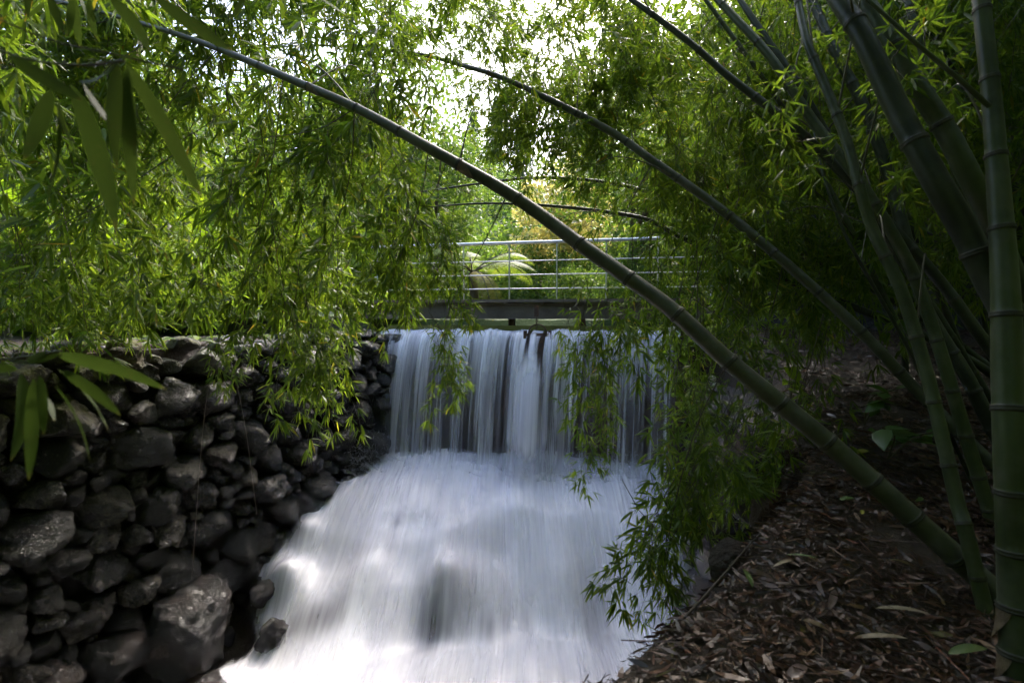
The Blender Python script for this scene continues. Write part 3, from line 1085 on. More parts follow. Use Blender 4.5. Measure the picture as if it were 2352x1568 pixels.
def bamboo(key, ctrl, label, mat, spacing=.30, seed=0, sheaths=(), branches=True, node_px=None):
    """ctrl rows: x, y, depth[, diameter] in the frame of the photograph"""
    rng = random.Random(seed)
    rows = []
    known = [(i, c[3]) for i, c in enumerate(ctrl) if len(c) > 3]
    for i, c in enumerate(ctrl):
        dia = np.interp(i, [k[0] for k in known], [k[1] for k in known])
        rows.append((*P(*c[:3]), dia / 2))
    rows = np.array(rows)
    # sink the foot into the soil where the culm starts on the bank
    sp = crspline(rows, 14)
    pts, rad = sp[:, :3], sp[:, 3]
    seg = np.concatenate([[0], np.cumsum(np.linalg.norm(np.diff(pts, axis=0), axis=1))])
    total = seg[-1]
    ns = []
    s = rng.uniform(.08, .2)
    while s < total - .05:
        ns.append(s)
        f = s / total
        s += spacing * rng.uniform(.85, 1.12) * (.55 + .75 * min(1, f * 3))
    dense = np.unique(np.concatenate([np.linspace(0, total, int(total / .045) + 2)] + [[a - .018, a - .006, a, a + .006, a + .02] for a in ns]))
    dense = dense[(dense >= 0) & (dense <= total)]
    pp = np.stack([np.interp(dense, seg, pts[:, i]) for i in range(3)], 1)
    rr = np.interp(dense, seg, rad)
    for a in ns:
        rr = rr * (1 + .07 * np.exp(-((dense - a) / .010) ** 2) - .02 * np.exp(-((dense - a - .03) / .02) ** 2))
    base = Vector(pp[0])
    root = thing('bamboo', base, label, 'bamboo', 'bamboo culms of the grove on the bank')
    cu = link('culm', culm_mesh(pp, rr, mat), root)
    info = dict(root=root, cu=cu, pts=pts, seg=seg, rad=rad, n=0)
    BAMBOO[key] = info
    for a in ns:
        c = np.array([np.interp(a, seg, pts[:, i]) for i in range(3)])
        c2 = np.array([np.interp(min(a + .012, total), seg, pts[:, i]) for i in range(3)])
        r = float(np.interp(a, seg, rad))
        t = unit(c2 - c)
        mb = MB()
        k = np.array([-.011, -.007, -.003, .0, .004, .009]) * (.6 + r * 12)
        tube(mb, c + t * k[:, None], r * np.array([1.03, 1.13, 1.12, 1.06, 1.14, 1.03]), 16, 0, False)
        link('node', mb.mesh('node', [M['node']]), cu)
        if branches and r < .034 and rng.random() < .75 and a > .3 * total or (branches and rng.random() < .12 and a > .4 * total):
            up = np.array([rng.uniform(-.8, .8), rng.uniform(-.8, .8), rng.uniform(-.1, .7)])
            dr = unit(unit(up) + t * .7)
            L = rng.uniform(.4, .95)
            q = np.array([c, c + dr * L * .4 + (0, 0, .03), c + dr * L * .75, c + dr * L + (0, 0, -.12)])
            mb = MB(); tube(mb, crspline(q, 4), np.linspace(min(.006, r * .35), .0022, 13), 6)
            link('branch', mb.mesh('branch', [M['twig']]), root)
    for f in sheaths:
        a = min(ns, key=lambda q: abs(q - f * total))
        sheath_part(info, a)
    return info


def sheath_part(info, a):
    """a papery brown sheath clasping the culm just above a node"""
    seg, pts, rad = info['seg'], info['pts'], info['rad']
    hs = np.linspace(0, .13, 7)
    rings = []
    for j, h in enumerate(hs):
        c = np.array([np.interp(a - h, seg, pts[:, i]) for i in range(3)])
        c2 = np.array([np.interp(a - h + .01, seg, pts[:, i]) for i in range(3)])
        t = unit(c2 - c)
        x = unit(np.cross(t, [0, 0, 1])); y = np.cross(t, x)
        r = np.interp(a, seg, rad) * (1.06 + .30 * (h / .13) ** 2)
        half = 1.5 * (1 - (h / .135) ** 1.5)
        th = np.linspace(-half, half, 9) + 2.4
        rings.append(c + (x * np.cos(th)[:, None] + y * np.sin(th)[:, None]) * r)
    g = np.array(rings)
    mb = MB()
    ii = (np.arange(6)[:, None] * 9 + np.arange(8)[None]).ravel()
    mb.add(g.reshape(-1, 3), np.stack([ii, ii + 1, ii + 10, ii + 9], 1))
    link('sheath', mb.mesh('sheath', [M['sheath']]), info['root'])


bamboo('A', [(2336, 1405, 2.15, .100), (2138, 1226, 2.25), (1914, 1026, 2.4), (1672, 828, 2.55), (1535, 705, 2.65), (1345, 570, 2.8, .078), (1178, 450, 2.95),
             (985, 340, 3.1, .063), (815, 247, 3.3), (650, 175, 3.5, .05), (500, 112, 3.7), (345, 60, 3.9, .034), (150, 8, 4.2), (-80, -40, 4.5, .02)],
       'thick olive bamboo crossing the view diagonally in front of the waterfall and bridge', M['culm_olive'], .33, 1, (.42, .56))
bamboo('B', [(2340, 1125, 3.2, .078), (2200, 990, 3.3), (2100, 890, 3.45), (1960, 745, 3.6), (1800, 600, 3.8, .070), (1655, 480, 4, .068), (1500, 370, 4.2), (1390, 295, 4.4, .060),
             (1180, 190, 4.7, .047), (1060, 150, 5, .040), (960, 125, 5.2, .034), (840, 112, 5.4), (700, 105, 5.7, .02), (520, 120, 6, .012)],
       'long leaning bamboo running parallel above the thickest diagonal culm, past the bright sky', M['culm_olive'], .40, 2, (.6,))
bamboo('C', [(2570, 1196, 2.9, .07), (2277, 806, 3.0, .064), (2165, 653, 3.1), (2057, 531, 3.2, .06), (2006, 474, 3.25), (1847, 312, 3.4, .055), (1674, 176, 3.6, .048),
             (1593, 105, 3.7), (1494, 30, 3.85, .04), (1420, -20, 4), (1300, -90, 4.2, .03)],
       'slender leaning bamboo that leaves the top edge beside the bright gap of sky', M['culm_dark'], .36, 3)
bamboo('D', [(2285, 1215, 2.82, .07), (2206, 960, 2.9), (2165, 823, 2.95), (2104, 643, 3.05, .064), (2040, 520, 3.1), (1962, 400, 3.2), (1867, 278, 3.35, .058), (1772, 135, 3.5),
             (1684, 37, 3.7, .05), (1610, -40, 3.9, .04)],
       'bending green bamboo just left of the tall straight pale one, crossing the slender leaning culm', M['culm_green'], .34, 4)
bamboo('D2', [(2300, 960, 3.7, .064), (2150, 720, 3.7), (2020, 520, 3.75), (1920, 345, 3.9, .056), (1830, 190, 4.0), (1740, 60, 4.2, .05), (1680, -30, 4.4, .04)],
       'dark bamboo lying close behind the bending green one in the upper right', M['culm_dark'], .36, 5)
bamboo('E', [(2270, 1428, 2.08, .058), (2219, 1223, 2.15), (2199, 1155, 2.2), (2172, 1037, 2.25), (2128, 856, 2.35), (2070, 667, 2.45, .054), (2006, 531, 2.55), (1972, 423, 2.6),
             (1938, 305, 2.7, .048), (1874, 146, 2.85), (1853, 95, 2.9), (1830, -10, 3.05, .038)],
       'straight pale green bamboo standing upright behind the foot of the thick diagonal culm', M['culm_green'], .30, 6)
bamboo('F', [(2345, 1085, 3.2, .088), (2284, 992, 3.25), (2219, 863, 3.3), (2131, 718, 3.4, .08), (2095, 600, 3.45), (2070, 508, 3.5), (2030, 366, 3.6, .074), (1972, 220, 3.7),
             (1914, 112, 3.8), (1870, 10, 3.95, .06), (1840, -60, 4.0)],
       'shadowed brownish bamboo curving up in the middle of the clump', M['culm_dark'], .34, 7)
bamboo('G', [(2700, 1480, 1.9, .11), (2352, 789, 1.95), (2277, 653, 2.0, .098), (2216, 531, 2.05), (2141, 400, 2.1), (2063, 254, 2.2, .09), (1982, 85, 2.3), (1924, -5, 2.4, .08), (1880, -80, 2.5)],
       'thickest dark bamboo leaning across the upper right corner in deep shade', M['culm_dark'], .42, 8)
bamboo('H', [(2620, 1200, 2.85, .1), (2400, 800, 2.6), (2277, 508, 2.5, .095), (2219, 390, 2.5), (2165, 288, 2.55), (2097, 186, 2.6, .09), (2050, 102, 2.65), (1985, 0, 2.75, .08), (1940, -70, 2.85)],
       'grey green bamboo right behind the thickest dark culm at the upper right', M['culm_green'], .40, 9)
bamboo('I', [(2340, 1600, 1.74, .102), (2331, 1300, 1.78), (2322, 1049, 1.8, .096), (2314, 857, 1.85), (2311, 720, 1.88, .086), (2303, 560, 1.92, .076), (2289, 373, 1.97, .066), (2277, 220, 2.02, .06),
             (2253, 0, 2.1, .055), (2245, -90, 2.15)],
       'upright green bamboo along the right edge with closely spaced rings at its foot', M['culm_green'], .24, 10, (.03, .1))
bamboo('J', [(2350, 900, 4.9, .07), (2100, 720, 5.2), (1850, 585, 5.5, .06), (1700, 510, 5.7), (1555, 460, 5.9, .045), (1400, 420, 6.1, .04), (1240, 408, 6.3, .034), (1100, 422, 6.5, .028),
             (950, 443, 6.8, .02), (800, 458, 7, .01)],
       'thin bamboo arching over the handrail high above the bridge', M['culm_dark'], .38, 11)
bamboo('K', [(2420, 965, 4.4, .075), (2250, 840, 4.5), (2084, 752, 4.6, .07), (1992, 718, 4.7), (1850, 660, 4.85, .065), (1759, 623, 5), (1657, 586, 5.1, .058), (1555, 540, 5.3), (1470, 500, 5.5, .045),
             (1300, 476, 5.8, .035), (1130, 467, 6.1, .025), (980, 475, 6.4, .015)],
       'low bamboo lying almost flat behind the clump, its tip just above the handrail', M['culm_dark'], .38, 12)
bamboo('N1', [(2230, 1100, 3.35, .026), (2105, 835, 3.4), (1975, 602, 3.45), (1938, 531, 3.5, .02), (1890, 400, 3.6), (1860, 250, 3.8, .014)],
       'pencil thin bamboo shoot among the thicker culms', M['culm_dark'], .25, 13)
bamboo('L1', [(118, 770, 7.6, .085), (128, 640, 7.6), (170, 420, 7.4), (260, 200, 7.0, .07), (420, 20, 6.6), (640, -120, 6.2, .045), (860, -180, 5.8, .03)],
       'bamboo rising from the terrace behind the stone wall at the far left', M['culm_dark'], .36, 14)
bamboo('L2', [(20, 775, 7.0, .08), (-20, 600, 6.9), (-40, 350, 6.5), (30, 120, 5.8, .06), (180, -20, 5.2), (420, -90, 4.6, .04), (600, -110, 4.2, .03)],
       'bamboo at the left edge standing on the terrace in deep foliage', M['culm_dark'], .36, 15)

bamboo('S1', [(2190, 1010, 4.0, .048), (2040, 700, 4.1), (1930, 480, 4.2), (1800, 250, 4.4), (1650, 40, 4.6, .035), (1590, -40, 4.7, .03)],
       'slim bamboo running between the two longest leaning culms up to the top edge', M['culm_green'], .36, 16)
bamboo('S2', [(2240, 880, 4.7, .052), (2110, 560, 4.7), (2000, 290, 4.8), (1905, 80, 4.9), (1860, -50, 5, .04)],
       'slim shaded bamboo rising steeply through the middle of the grove', M['culm_dark'], .36, 17)
bamboo('S3', [(2380, 980, 3.6, .058), (2250, 560, 3.6), (2150, 250, 3.7), (2090, 20, 3.8), (2060, -70, 4, .045)],
       'slim bamboo seen in the gap between the thickest dark culm and the upright one', M['culm_green'], .36, 18)

# the bright side shoot of the upright culm
info = BAMBOO['I']
mb = MB()
sp = crspline(np.array([P(2272, 245, 2.0), P(2200, 180, 2.0), P(2110, 105, 2.03), P(2023, 27, 2.08), P(1950, -40, 2.12)]), 8)
tube(mb, sp, np.linspace(.0095, .0065, len(sp)), 10)
tag(link('branch', mb.mesh('branch', [M['culm_green']]), info['root']), 'thin bright green side shoot')

# more culms deep in the grove, each a bamboo of its own
rng = random.Random(21)
for i, x0 in enumerate(sorted(rng.uniform(1980, 2600) for _ in range(9))):
    Y = rng.uniform(5.0, 7.4)
    zg = ground_z((x0 - 1176) / F * Y, Y)
    y0 = 725 - float(zg) * F / Y
    lean = rng.uniform(.25, .8)
    row = [(x0, y0, Y, rng.uniform(.05, .08)), (x0 - 120 * lean, y0 - 300, Y - .1), (x0 - 300 * lean, y0 - 600, Y - .2, .05), (x0 - 560 * lean, y0 - 900, Y - .4, .035)]
    where = ('first', 'second', 'third', 'fourth', 'fifth', 'sixth', 'seventh', 'eighth', 'ninth')[i]
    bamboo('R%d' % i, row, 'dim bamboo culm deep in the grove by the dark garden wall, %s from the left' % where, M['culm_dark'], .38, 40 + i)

# ------------------------------------------------------------------ hanging foliage
def in_poly(x, y, poly):
    c = False
    j = len(poly) - 1
    for i in range(len(poly)):
        if (poly[i][1] > y) != (poly[j][1] > y) and x < (poly[j][0] - poly[i][0]) * (y - poly[i][1]) / (poly[j][1] - poly[i][1]) + poly[i][0]:
            c = not c
        j = i
    return c


SPRAY_SITES = []


def put_spray(owner, p, scale, rng, tilt=.35):
    info = BAMBOO[owner]
    o = link('leaf_spray', rng.choice(SPRAYS), info['root'], p, (rng.gauss(0, tilt), rng.gauss(0, tilt), rng.uniform(0, 6.28)), scale * rng.uniform(.85, 1.15))
    info['n'] += 1


def region(poly, n, d0, d1, owners, scale=1.0, seed=0, tilt=.35, holes=()):
    rng = random.Random(seed)
    xs = [p[0] for p in poly]; ys = [p[1] for p in poly]
    k = 0
    tries = 0
    while k < n and tries < n * 60:
        tries += 1
        x, y = rng.uniform(min(xs), max(xs)), rng.uniform(min(ys), max(ys))
        if not in_poly(x, y, poly): continue
        if any(((x - h[0]) / h[2]) ** 2 + ((y - h[1]) / h[3]) ** 2 < 1 for h in holes): continue
        Y = rng.uniform(d0, d1)
        p = P(x, y, Y) + Vector((0, 0, .33 * scale))
        put_spray(rng.choice(owners), p, scale, rng, tilt)
        k += 1


W1 = [(1230, 520, 190, 130), (1250, 640, 300, 90)]             # the view through to the bridge
SKY = [(1030, 90, 130, 110), (1200, 60, 150, 60)]
region([(-60, -60), (560, -60), (520, 160), (200, 330), (-60, 350)], 46, 4.2, 5.4, ['A', 'L2'], 1.4, 1)
region([(-60, -60), (240, -60), (180, 160), (-60, 260)], 9, 2.3, 3.2, ['L2'], 1.0, 111)
region([(-60, 60), (560, 0), (900, 60), (880, 330), (520, 420), (-60, 420)], 64, 4.3, 6.0, ['A', 'L1', 'L2'], 1.45, 2)
region([(-60, 350), (500, 380), (850, 330), (760, 560), (500, 640), (-60, 640)], 58, 4.2, 6.0, ['A', 'L1', 'L2'], 1.4, 3)
region([(-60, 560), (500, 560), (800, 520), (790, 680), (480, 690), (-60, 700)], 58, 4.4, 6.6, ['A', 'L1', 'L2', 'J'], 1.25, 4)
# hanging tips on the left
region([(480, 640), (800, 640), (790, 800), (740, 900), (640, 800), (500, 740)], 12, 4.3, 5.2, ['B', 'A'], 1.1, 5, .2)
region([(650, 760), (770, 760), (750, 900), (690, 880)], 8, 4.2, 4.6, ['B'], .9, 6, .15)
region([(490, 830), (545, 830), (540, 900), (500, 890)], 3, 4.3, 4.5, ['B'], .7, 7, .1)
region([(180, 660), (330, 660), (320, 740), (200, 730)], 9, 5.2, 6.0, ['L1'], .9, 8, .2)
region([(0, 640), (90, 640), (60, 760), (0, 760)], 7, 4.2, 5.0, ['L2'], .9, 9, .2)
# centre: from the sky gap down to the bridge
region([(640, 120), (960, 120), (1020, 220), (1060, 420), (900, 520), (640, 420)], 25, 4.2, 5.6, ['A', 'B'], 1.1, 10, .4, SKY)
region([(820, 420), (1080, 420), (1060, 560), (1040, 650), (900, 680), (820, 640)], 13, 4.0, 5.2, ['B', 'A'], 1.0, 11, .25, [(1180, 560, 130, 130)])
region([(860, 630), (930, 630), (920, 690), (870, 690)], 4, 4.2, 4.6, ['B'], .8, 12, .15)
region([(980, 640), (1050, 640), (1040, 700), (1000, 710)], 4, 3.9, 4.2, ['B'], .7, 13, .1)
region([(985, 790), (1035, 790), (1050, 890), (1020, 900)], 6, 3.9, 4.1, ['B'], .62, 14, .1)
region([(1080, 200), (1450, 200), (1440, 330), (1300, 390), (1140, 360)], 70, 4.6, 6.0, ['B', 'C'], .9, 15, .4)
region([(900, -40), (1500, -40), (1500, 220), (1300, 230), (1080, 160), (900, 140)], 66, 4.4, 6.0, ['B', 'C'], .9, 16, .5, [(1025, 105, 50, 50)])
region([(560, -60), (930, -60), (920, 110), (760, 160), (560, 120)], 40, 4.4, 6.6, ['A', 'B'], 1.2, 162, .5)
region([(-60, -80), (600, -80), (580, 110), (200, 160), (-60, 200)], 30, 4.6, 6.6, ['A', 'L1', 'L2'], 1.35, 163, .5)
region([(920, -40), (1420, -40), (1420, 260), (1100, 260), (920, 130)], 80, 6.0, 8.5, ['B', 'C'], .85, 161, .5, [(1025, 105, 40, 40)])
region([(1380, 60), (1640, 60), (1700, 420), (1560, 480), (1400, 380)], 80, 4.4, 6.4, ['C', 'B', 'D'], .9, 17, .4)
# right of the bridge window and the two hanging strands
region([(1400, 380), (1700, 400), (1760, 640), (1600, 720), (1480, 640), (1420, 480)], 25, 4.4, 6.0, ['B', 'J', 'K'], 1.0, 18, .3, [(1300, 560, 100, 120), (1450, 620, 90, 90)])
region([(1330, 690), (1560, 690), (1520, 800), (1440, 900), (1330, 860)], 12, 3.8, 4.4, ['B', 'K'], .8, 19, .15)
region([(1290, 800), (1400, 800), (1390, 960), (1330, 950)], 8, 3.8, 4.1, ['B'], .72, 20, .1)
region([(1340, 950), (1400, 950), (1385, 1080), (1350, 1060)], 4, 3.8, 4.0, ['B'], .6, 21, .08)
region([(1470, 560), (1600, 540), (1610, 690), (1500, 720)], 10, 4.4, 5.2, ['B', 'K'], .95, 221, .25)
region([(830, 560), (950, 560), (940, 680), (850, 690)], 6, 4.4, 5.2, ['B', 'A'], .95, 222, .25)
# the curtain of leaves on the right of the cascade
region([(1540, 780), (1660, 740), (1880, 860), (1880, 1000), (1720, 1060), (1540, 980)], 22, 3.4, 4.6, ['B', 'K', 'D'], .9, 22, .2)
region([(1520, 960), (1720, 960), (1860, 980), (1780, 1120), (1660, 1180), (1520, 1120)], 18, 3.2, 4.2, ['B', 'K'], .9, 23, .2)
region([(1500, 1080), (1680, 1080), (1660, 1230), (1560, 1320), (1490, 1260)], 15, 3.0, 3.6, ['B', 'A'], .85, 24, .15)
region([(1475, 1250), (1570, 1230), (1545, 1380), (1480, 1400)], 6, 2.9, 3.2, ['A'], .75, 25, .1)
# the dark grove
GROVE = ['C', 'D', 'D2', 'E', 'F', 'H', 'G'] + ['R%d' % i for i in range(9)]
region([(1600, -60), (2420, -60), (2420, 420), (1900, 420), (1640, 300)], 190, 4.0, 7.0, GROVE, 1.05, 26, .5)
region([(1640, 300), (2420, 380), (2420, 640), (2000, 640), (1700, 560)], 130, 4.2, 7.0, GROVE, 1.05, 27, .4)
region([(1700, 520), (2060, 560), (2000, 720), (1800, 760), (1640, 640)], 60, 4.2, 6.4, GROVE, 1.0, 28, .3)
region([(1750, 60), (2300, 0), (2300, 500), (2000, 620), (1800, 460)], 12, 2.6, 3.4, ['E', 'D', 'H'], .8, 29, .4)

# the bare lengths of twig that carry the hanging strands
for owner, pts in (('A', [(1160, 458, 2.95), (1110, 560, 3.4), (1040, 690, 3.9), (1020, 790, 4.0), (1035, 930, 4.0)]),
                   ('B', [(1500, 372, 4.2), (1420, 520, 4.1), (1345, 700, 4.0), (1325, 880, 3.95), (1365, 1080, 3.9)]),
                   ('B', [(1655, 482, 4.0), (1600, 640, 4.0), (1560, 820, 3.9), (1545, 1000, 3.6), (1530, 1200, 3.3)]),
                   ('B', [(1800, 602, 3.8), (1760, 760, 3.9), (1700, 940, 3.8), (1650, 1100, 3.7)]),
                   ('A', [(1672, 830, 2.55), (1600, 980, 2.8), (1545, 1180, 2.95), (1510, 1400, 3.0)]),
                   ('A', [(815, 250, 3.3), (800, 420, 3.8), (740, 640, 4.3), (700, 880, 4.4)]),
                   ('A', [(650, 178, 3.5), (620, 400, 4.0), (560, 640, 4.4), (515, 860, 4.4)]),
                   ('A', [(985, 342, 3.1), (960, 480, 3.7), (900, 640, 4.2)]),
                   ('A', [(815, 250, 3.3), (720, 300, 3.6), (560, 330, 4.0), (420, 420, 4.3)]),
                   ('A', [(500, 114, 3.7), (420, 200, 4.0), (330, 330, 4.3), (260, 500, 4.5)])):
    mb = MB()
    q = crspline(np.array([P(*p) for p in pts]), 8)
    tube(mb, q, np.linspace(.0042, .0016, len(q)), 5)
    link('branch', mb.mesh('branch', [M['twig']]), BAMBOO[owner]['root'])

# grove foliage added above, behind and beside the camera to shade the bank
rng = random.Random(55)
_sp = []
for me in SPRAYS:
    v = np.empty(len(me.vertices) * 3, np.float32); me.vertices.foreach_get('co', v)
    v = v.reshape(-1, 3).astype(float)
    q = np.array([tuple(p.vertices) for p in me.polygons if p.material_index == 0])
    q = q.reshape(-1, 4, 3)[::2].reshape(-1, 3)
    used, inv = np.unique(q, return_inverse=True)
    v = v[used]
    lf = v.reshape(-1, 6, 3)
    for a, b in ((1, 2), (3, 4)):
        m = (lf[:, a] + lf[:, b]) / 2
        lf[:, a] = m + (lf[:, a] - m) * 1.8
        lf[:, b] = m + (lf[:, b] - m) * 1.8
    _sp.append((lf.reshape(-1, 3), inv.reshape(-1, 3)))
mb = MB()


def thicket(n, x0, x1, y0, y1, z0, z1, sc):
    for _ in range(n):
        v, f = rng.choice(_sp)
        rot = np.array(Euler((rng.gauss(0, .5), rng.gauss(0, .5), rng.uniform(0, 6.28))).to_matrix())
        mb.add(v @ rot.T * sc * rng.uniform(.8, 1.2) + np.array([rng.uniform(x0, x1), rng.uniform(y0, y1), rng.uniform(z0, z1)]), f)


thicket(240, -7, 9, -5.5, -2.0, -.5, 6.5, 2.4)
thicket(290, 3.0, 9, -2, 7.5, 2.6, 6.5, 2.2)
thicket(190, -1.5, 3.5, -2.5, 1.6, 2.9, 5.2, 2.0)
thicket(90, -9, -5.5, -2.5, 4.5, .8, 5.5, 2.2)
thicket(110, 7.5, 11, 0, 9, -.5, 5, 2.2)
thicket(140, -2.4, 1.5, .3, 3.6, 3.9, 5.6, 2.0)
thicket(90, -6.5, -2.4, -.5, 2.2, 2.4, 5.0, 2.0)
thicket(170, 2.6, 9.5, 9.6, 13, 2.5, 8.5, 2.4)
thicket(330, 3.5, 9.2, 2.0, 9.5, 4.3, 7.2, 2.6)
thicket(190, -9, -1.5, -2.5, .5, 1.6, 5.0, 2.2)
thicket(220, -12, 12, -12, -5.5, 1.0, 11, 3.6)
thicket(160, 9, 16, -8, 12, 1.0, 11, 3.6)
tag(link('shade_foliage', mb.mesh('shade_foliage', [M['bamboo_leaf']], False)), 'dense bamboo leaves added overhead and all around to shade the grove', 'foliage', kind='stuff')

# ------------------------------------------------------------------ near leaves in the left corners
def big_leaf(parent, x0, y0, x1, y1, wpx, Y, droop=.0, mat=None, name='leaf', yaw=0.0):
    a, b = np.array(P(x0, y0, Y)), np.array(P(x1, y1, Y + yaw))
    L = np.linalg.norm(b - a)
    d = (b - a) / L
    view = unit((a + b) / 2)
    s = unit(np.cross(d, view))
    nrm = np.cross(s, d)
    W = wpx / F * Y
    t = np.linspace(0, 1, 11)
    wt = W / 2 * np.clip(1.55 * t ** .55 * (1 - t) ** .75 * 1.25, 0, 1) * np.array([.15] + [1] * 9 + [0])
    bow = np.sin(t * math.pi) * L * .05
    ctr = d * (L * t)[:, None] - nrm * bow[:, None]
    tw = rngl.uniform(-.5, .5)
    ss_ = s * math.cos(tw) + nrm * math.sin(tw)
    lf = ctr + ss_ * wt[:, None] - nrm * (wt * .22)[:, None]
    rt = ctr - ss_ * wt[:, None] - nrm * (wt * .22)[:, None]
    V = np.concatenate([lf, ctr, rt])
    # leaf axes so that Generated.x runs along the blade
    fr = np.stack([d, s, nrm], 0)
    Vl = V @ fr.T
    i = np.arange(10)
    mb = MB()
    mb.add(Vl, np.concatenate([np.stack([i, i + 11, i + 12, i + 1], 1), np.stack([i + 11, i + 22, i + 23, i + 12], 1)]))
    o = link(name, mb.mesh(name, [mat or M['near_leaf']]), parent, a)
    o.rotation_euler = Matrix(fr.T.tolist()).to_euler()
    return o


rngl = random.Random(12)
br = thing('bamboo_branch', P(271, 140, .85), 'large dark drooping bamboo leaves close up in the upper left corner', 'branch', 'close bamboo branches at the left edge')
mb = MB(); tube(mb, crspline(np.array([P(-120, 60, .95), P(40, 130, .88), P(180, 150, .84), P(285, 140, .82)]), 6), .0022, 6)
link('twig', mb.mesh('twig', [M['twig']]), br)
mb = MB(); tube(mb, crspline(np.array([P(-60, 20, 1.0), P(110, 90, .98), P(260, 125, .95), P(420, 160, .95)]), 6), .0018, 6)
link('twig', mb.mesh('twig', [M['twig']]), br)
for a in ((288, 142, 464, 454, 48), (271, 146, 268, 389, 38), (291, 146, 308, 474, 40), (163, 190, 268, 531, 64), (129, 217, 108, 450, 44), (118, 203, 54, 369, 46),
          (20, 125, 190, 232, 44), (190, 190, 298, 325, 46), (268, 142, 180, 188, 40), (135, 230, 190, 376, 38), (40, 162, 60, 290, 28), (300, 160, 345, 330, 30)):
    big_leaf(br, *a, .80 + rngl.uniform(-.06, .1), yaw=rngl.uniform(-.03, .06))
br2 = thing('bamboo_branch', P(330, -10, 1.2), 'green bamboo leaves hanging into the picture from its upper left edge', 'branch', 'close bamboo branches at the left edge')
mb = MB(); tube(mb, crspline(np.array([P(60, -60, 1.3), P(240, -14, 1.25), P(400, -20, 1.2)]), 6), .002, 6)
link('twig', mb.mesh('twig', [M['twig']]), br2)
for a in ((250, -6, 345, 118, 40), (352, -10, 535, 118, 40), (112, -14, 145, 75, 24), (165, -8, 152, 86, 20), (172, -4, 186, 112, 22), (205, -4, 222, 90, 26), (66, -20, 66, 46, 16), (560, -20, 530, 45, 26)):
    big_leaf(br2, *a, 1.15 + rngl.uniform(-.06, .1), yaw=rngl.uniform(-.03, .06))
br3 = thing('bamboo_branch', P(70, 830, .85), 'fan of dark bamboo leaves in front of the stone wall at the left edge', 'branch', 'close bamboo branches at the left edge')
mb = MB(); tube(mb, crspline(np.array([P(-160, 836, .92), P(0, 826, .88), P(80, 815, .85), P(140, 806, .83)]), 6), .0022, 6)
link('twig', mb.mesh('twig', [M['twig']]), br3)
for a in ((132, 809, 383, 894, 38), (135, 819, 257, 860, 34), (142, 850, 278, 955, 32), (130, 845, 250, 990, 28), (125, 884, 207, 1060, 32), (98, 905, 125, 968, 20),
          (78, 867, 66, 1104, 34), (47, 856, 24, 1060, 46), (60, 830, 140, 812, 30), (-20, 840, 40, 850, 30), (90, 860, 100, 1000, 24)):
    big_leaf(br3, *a, .84 + rngl.uniform(-.05, .08), yaw=rngl.uniform(-.03, .05))
tag(big_leaf(br3, 90, 812, 86, 762, 26, .86), 'yellowing leaf bud')

# ------------------------------------------------------------------ leaf litter
rs = np.random.default_rng(9)


def curled(mb, n, xs, ys, lmin, lmax, lift=.02):
    """dry leaves: four-station strips, curled and lying about"""
    z = ground_z(xs, ys)
    zx = (ground_z(xs + .05, ys) - z) / .05
    zy = (ground_z(xs, ys + .05) - z) / .05
    nr = unit(np.stack([-zx, -zy, np.ones(n)], 1))
    ph = rs.uniform(0, 6.28, n)
    d = np.stack([np.cos(ph), np.sin(ph), rs.normal(0, .28, n)], 1)
    d = unit(d - nr * (d * nr).sum(1)[:, None] * .75)
    s = unit(np.cross(nr + rs.normal(0, .35, (n, 3)), d))
    up = np.cross(d, s)
    L = (lmin + (lmax - lmin) * rs.uniform(0, 1, n) ** 1.9)[:, None]
    W = L * rs.uniform(.09, .24, n)[:, None]
    cur = rs.normal(.15, .45, n)[:, None]
    c0 = np.stack([xs, ys, z], 1) + nr * rs.uniform(0, lift, n)[:, None] + np.array([0, 0, .004])
    V = []
    for t, w in ((0, .15), (.3, .5), (.65, .45), (1, .03)):
        c = c0 + d * L * (t - .5) + up * L * cur * ((t - .5) ** 2 - .05)
        roll = up * W * rs.uniform(-.1, .4, n)[:, None]
        V += [c + s * W * w + roll * w, c - s * W * w + roll * w]
    V = np.stack(V, 1).reshape(-1, 3)
    b = np.arange(n)[:, None, None] * 8
    q = np.array([[0, 1, 3, 2], [2, 3, 5, 4], [4, 5, 7, 6]])[None]
    mb.add(V, (b + q).reshape(-1, 4))


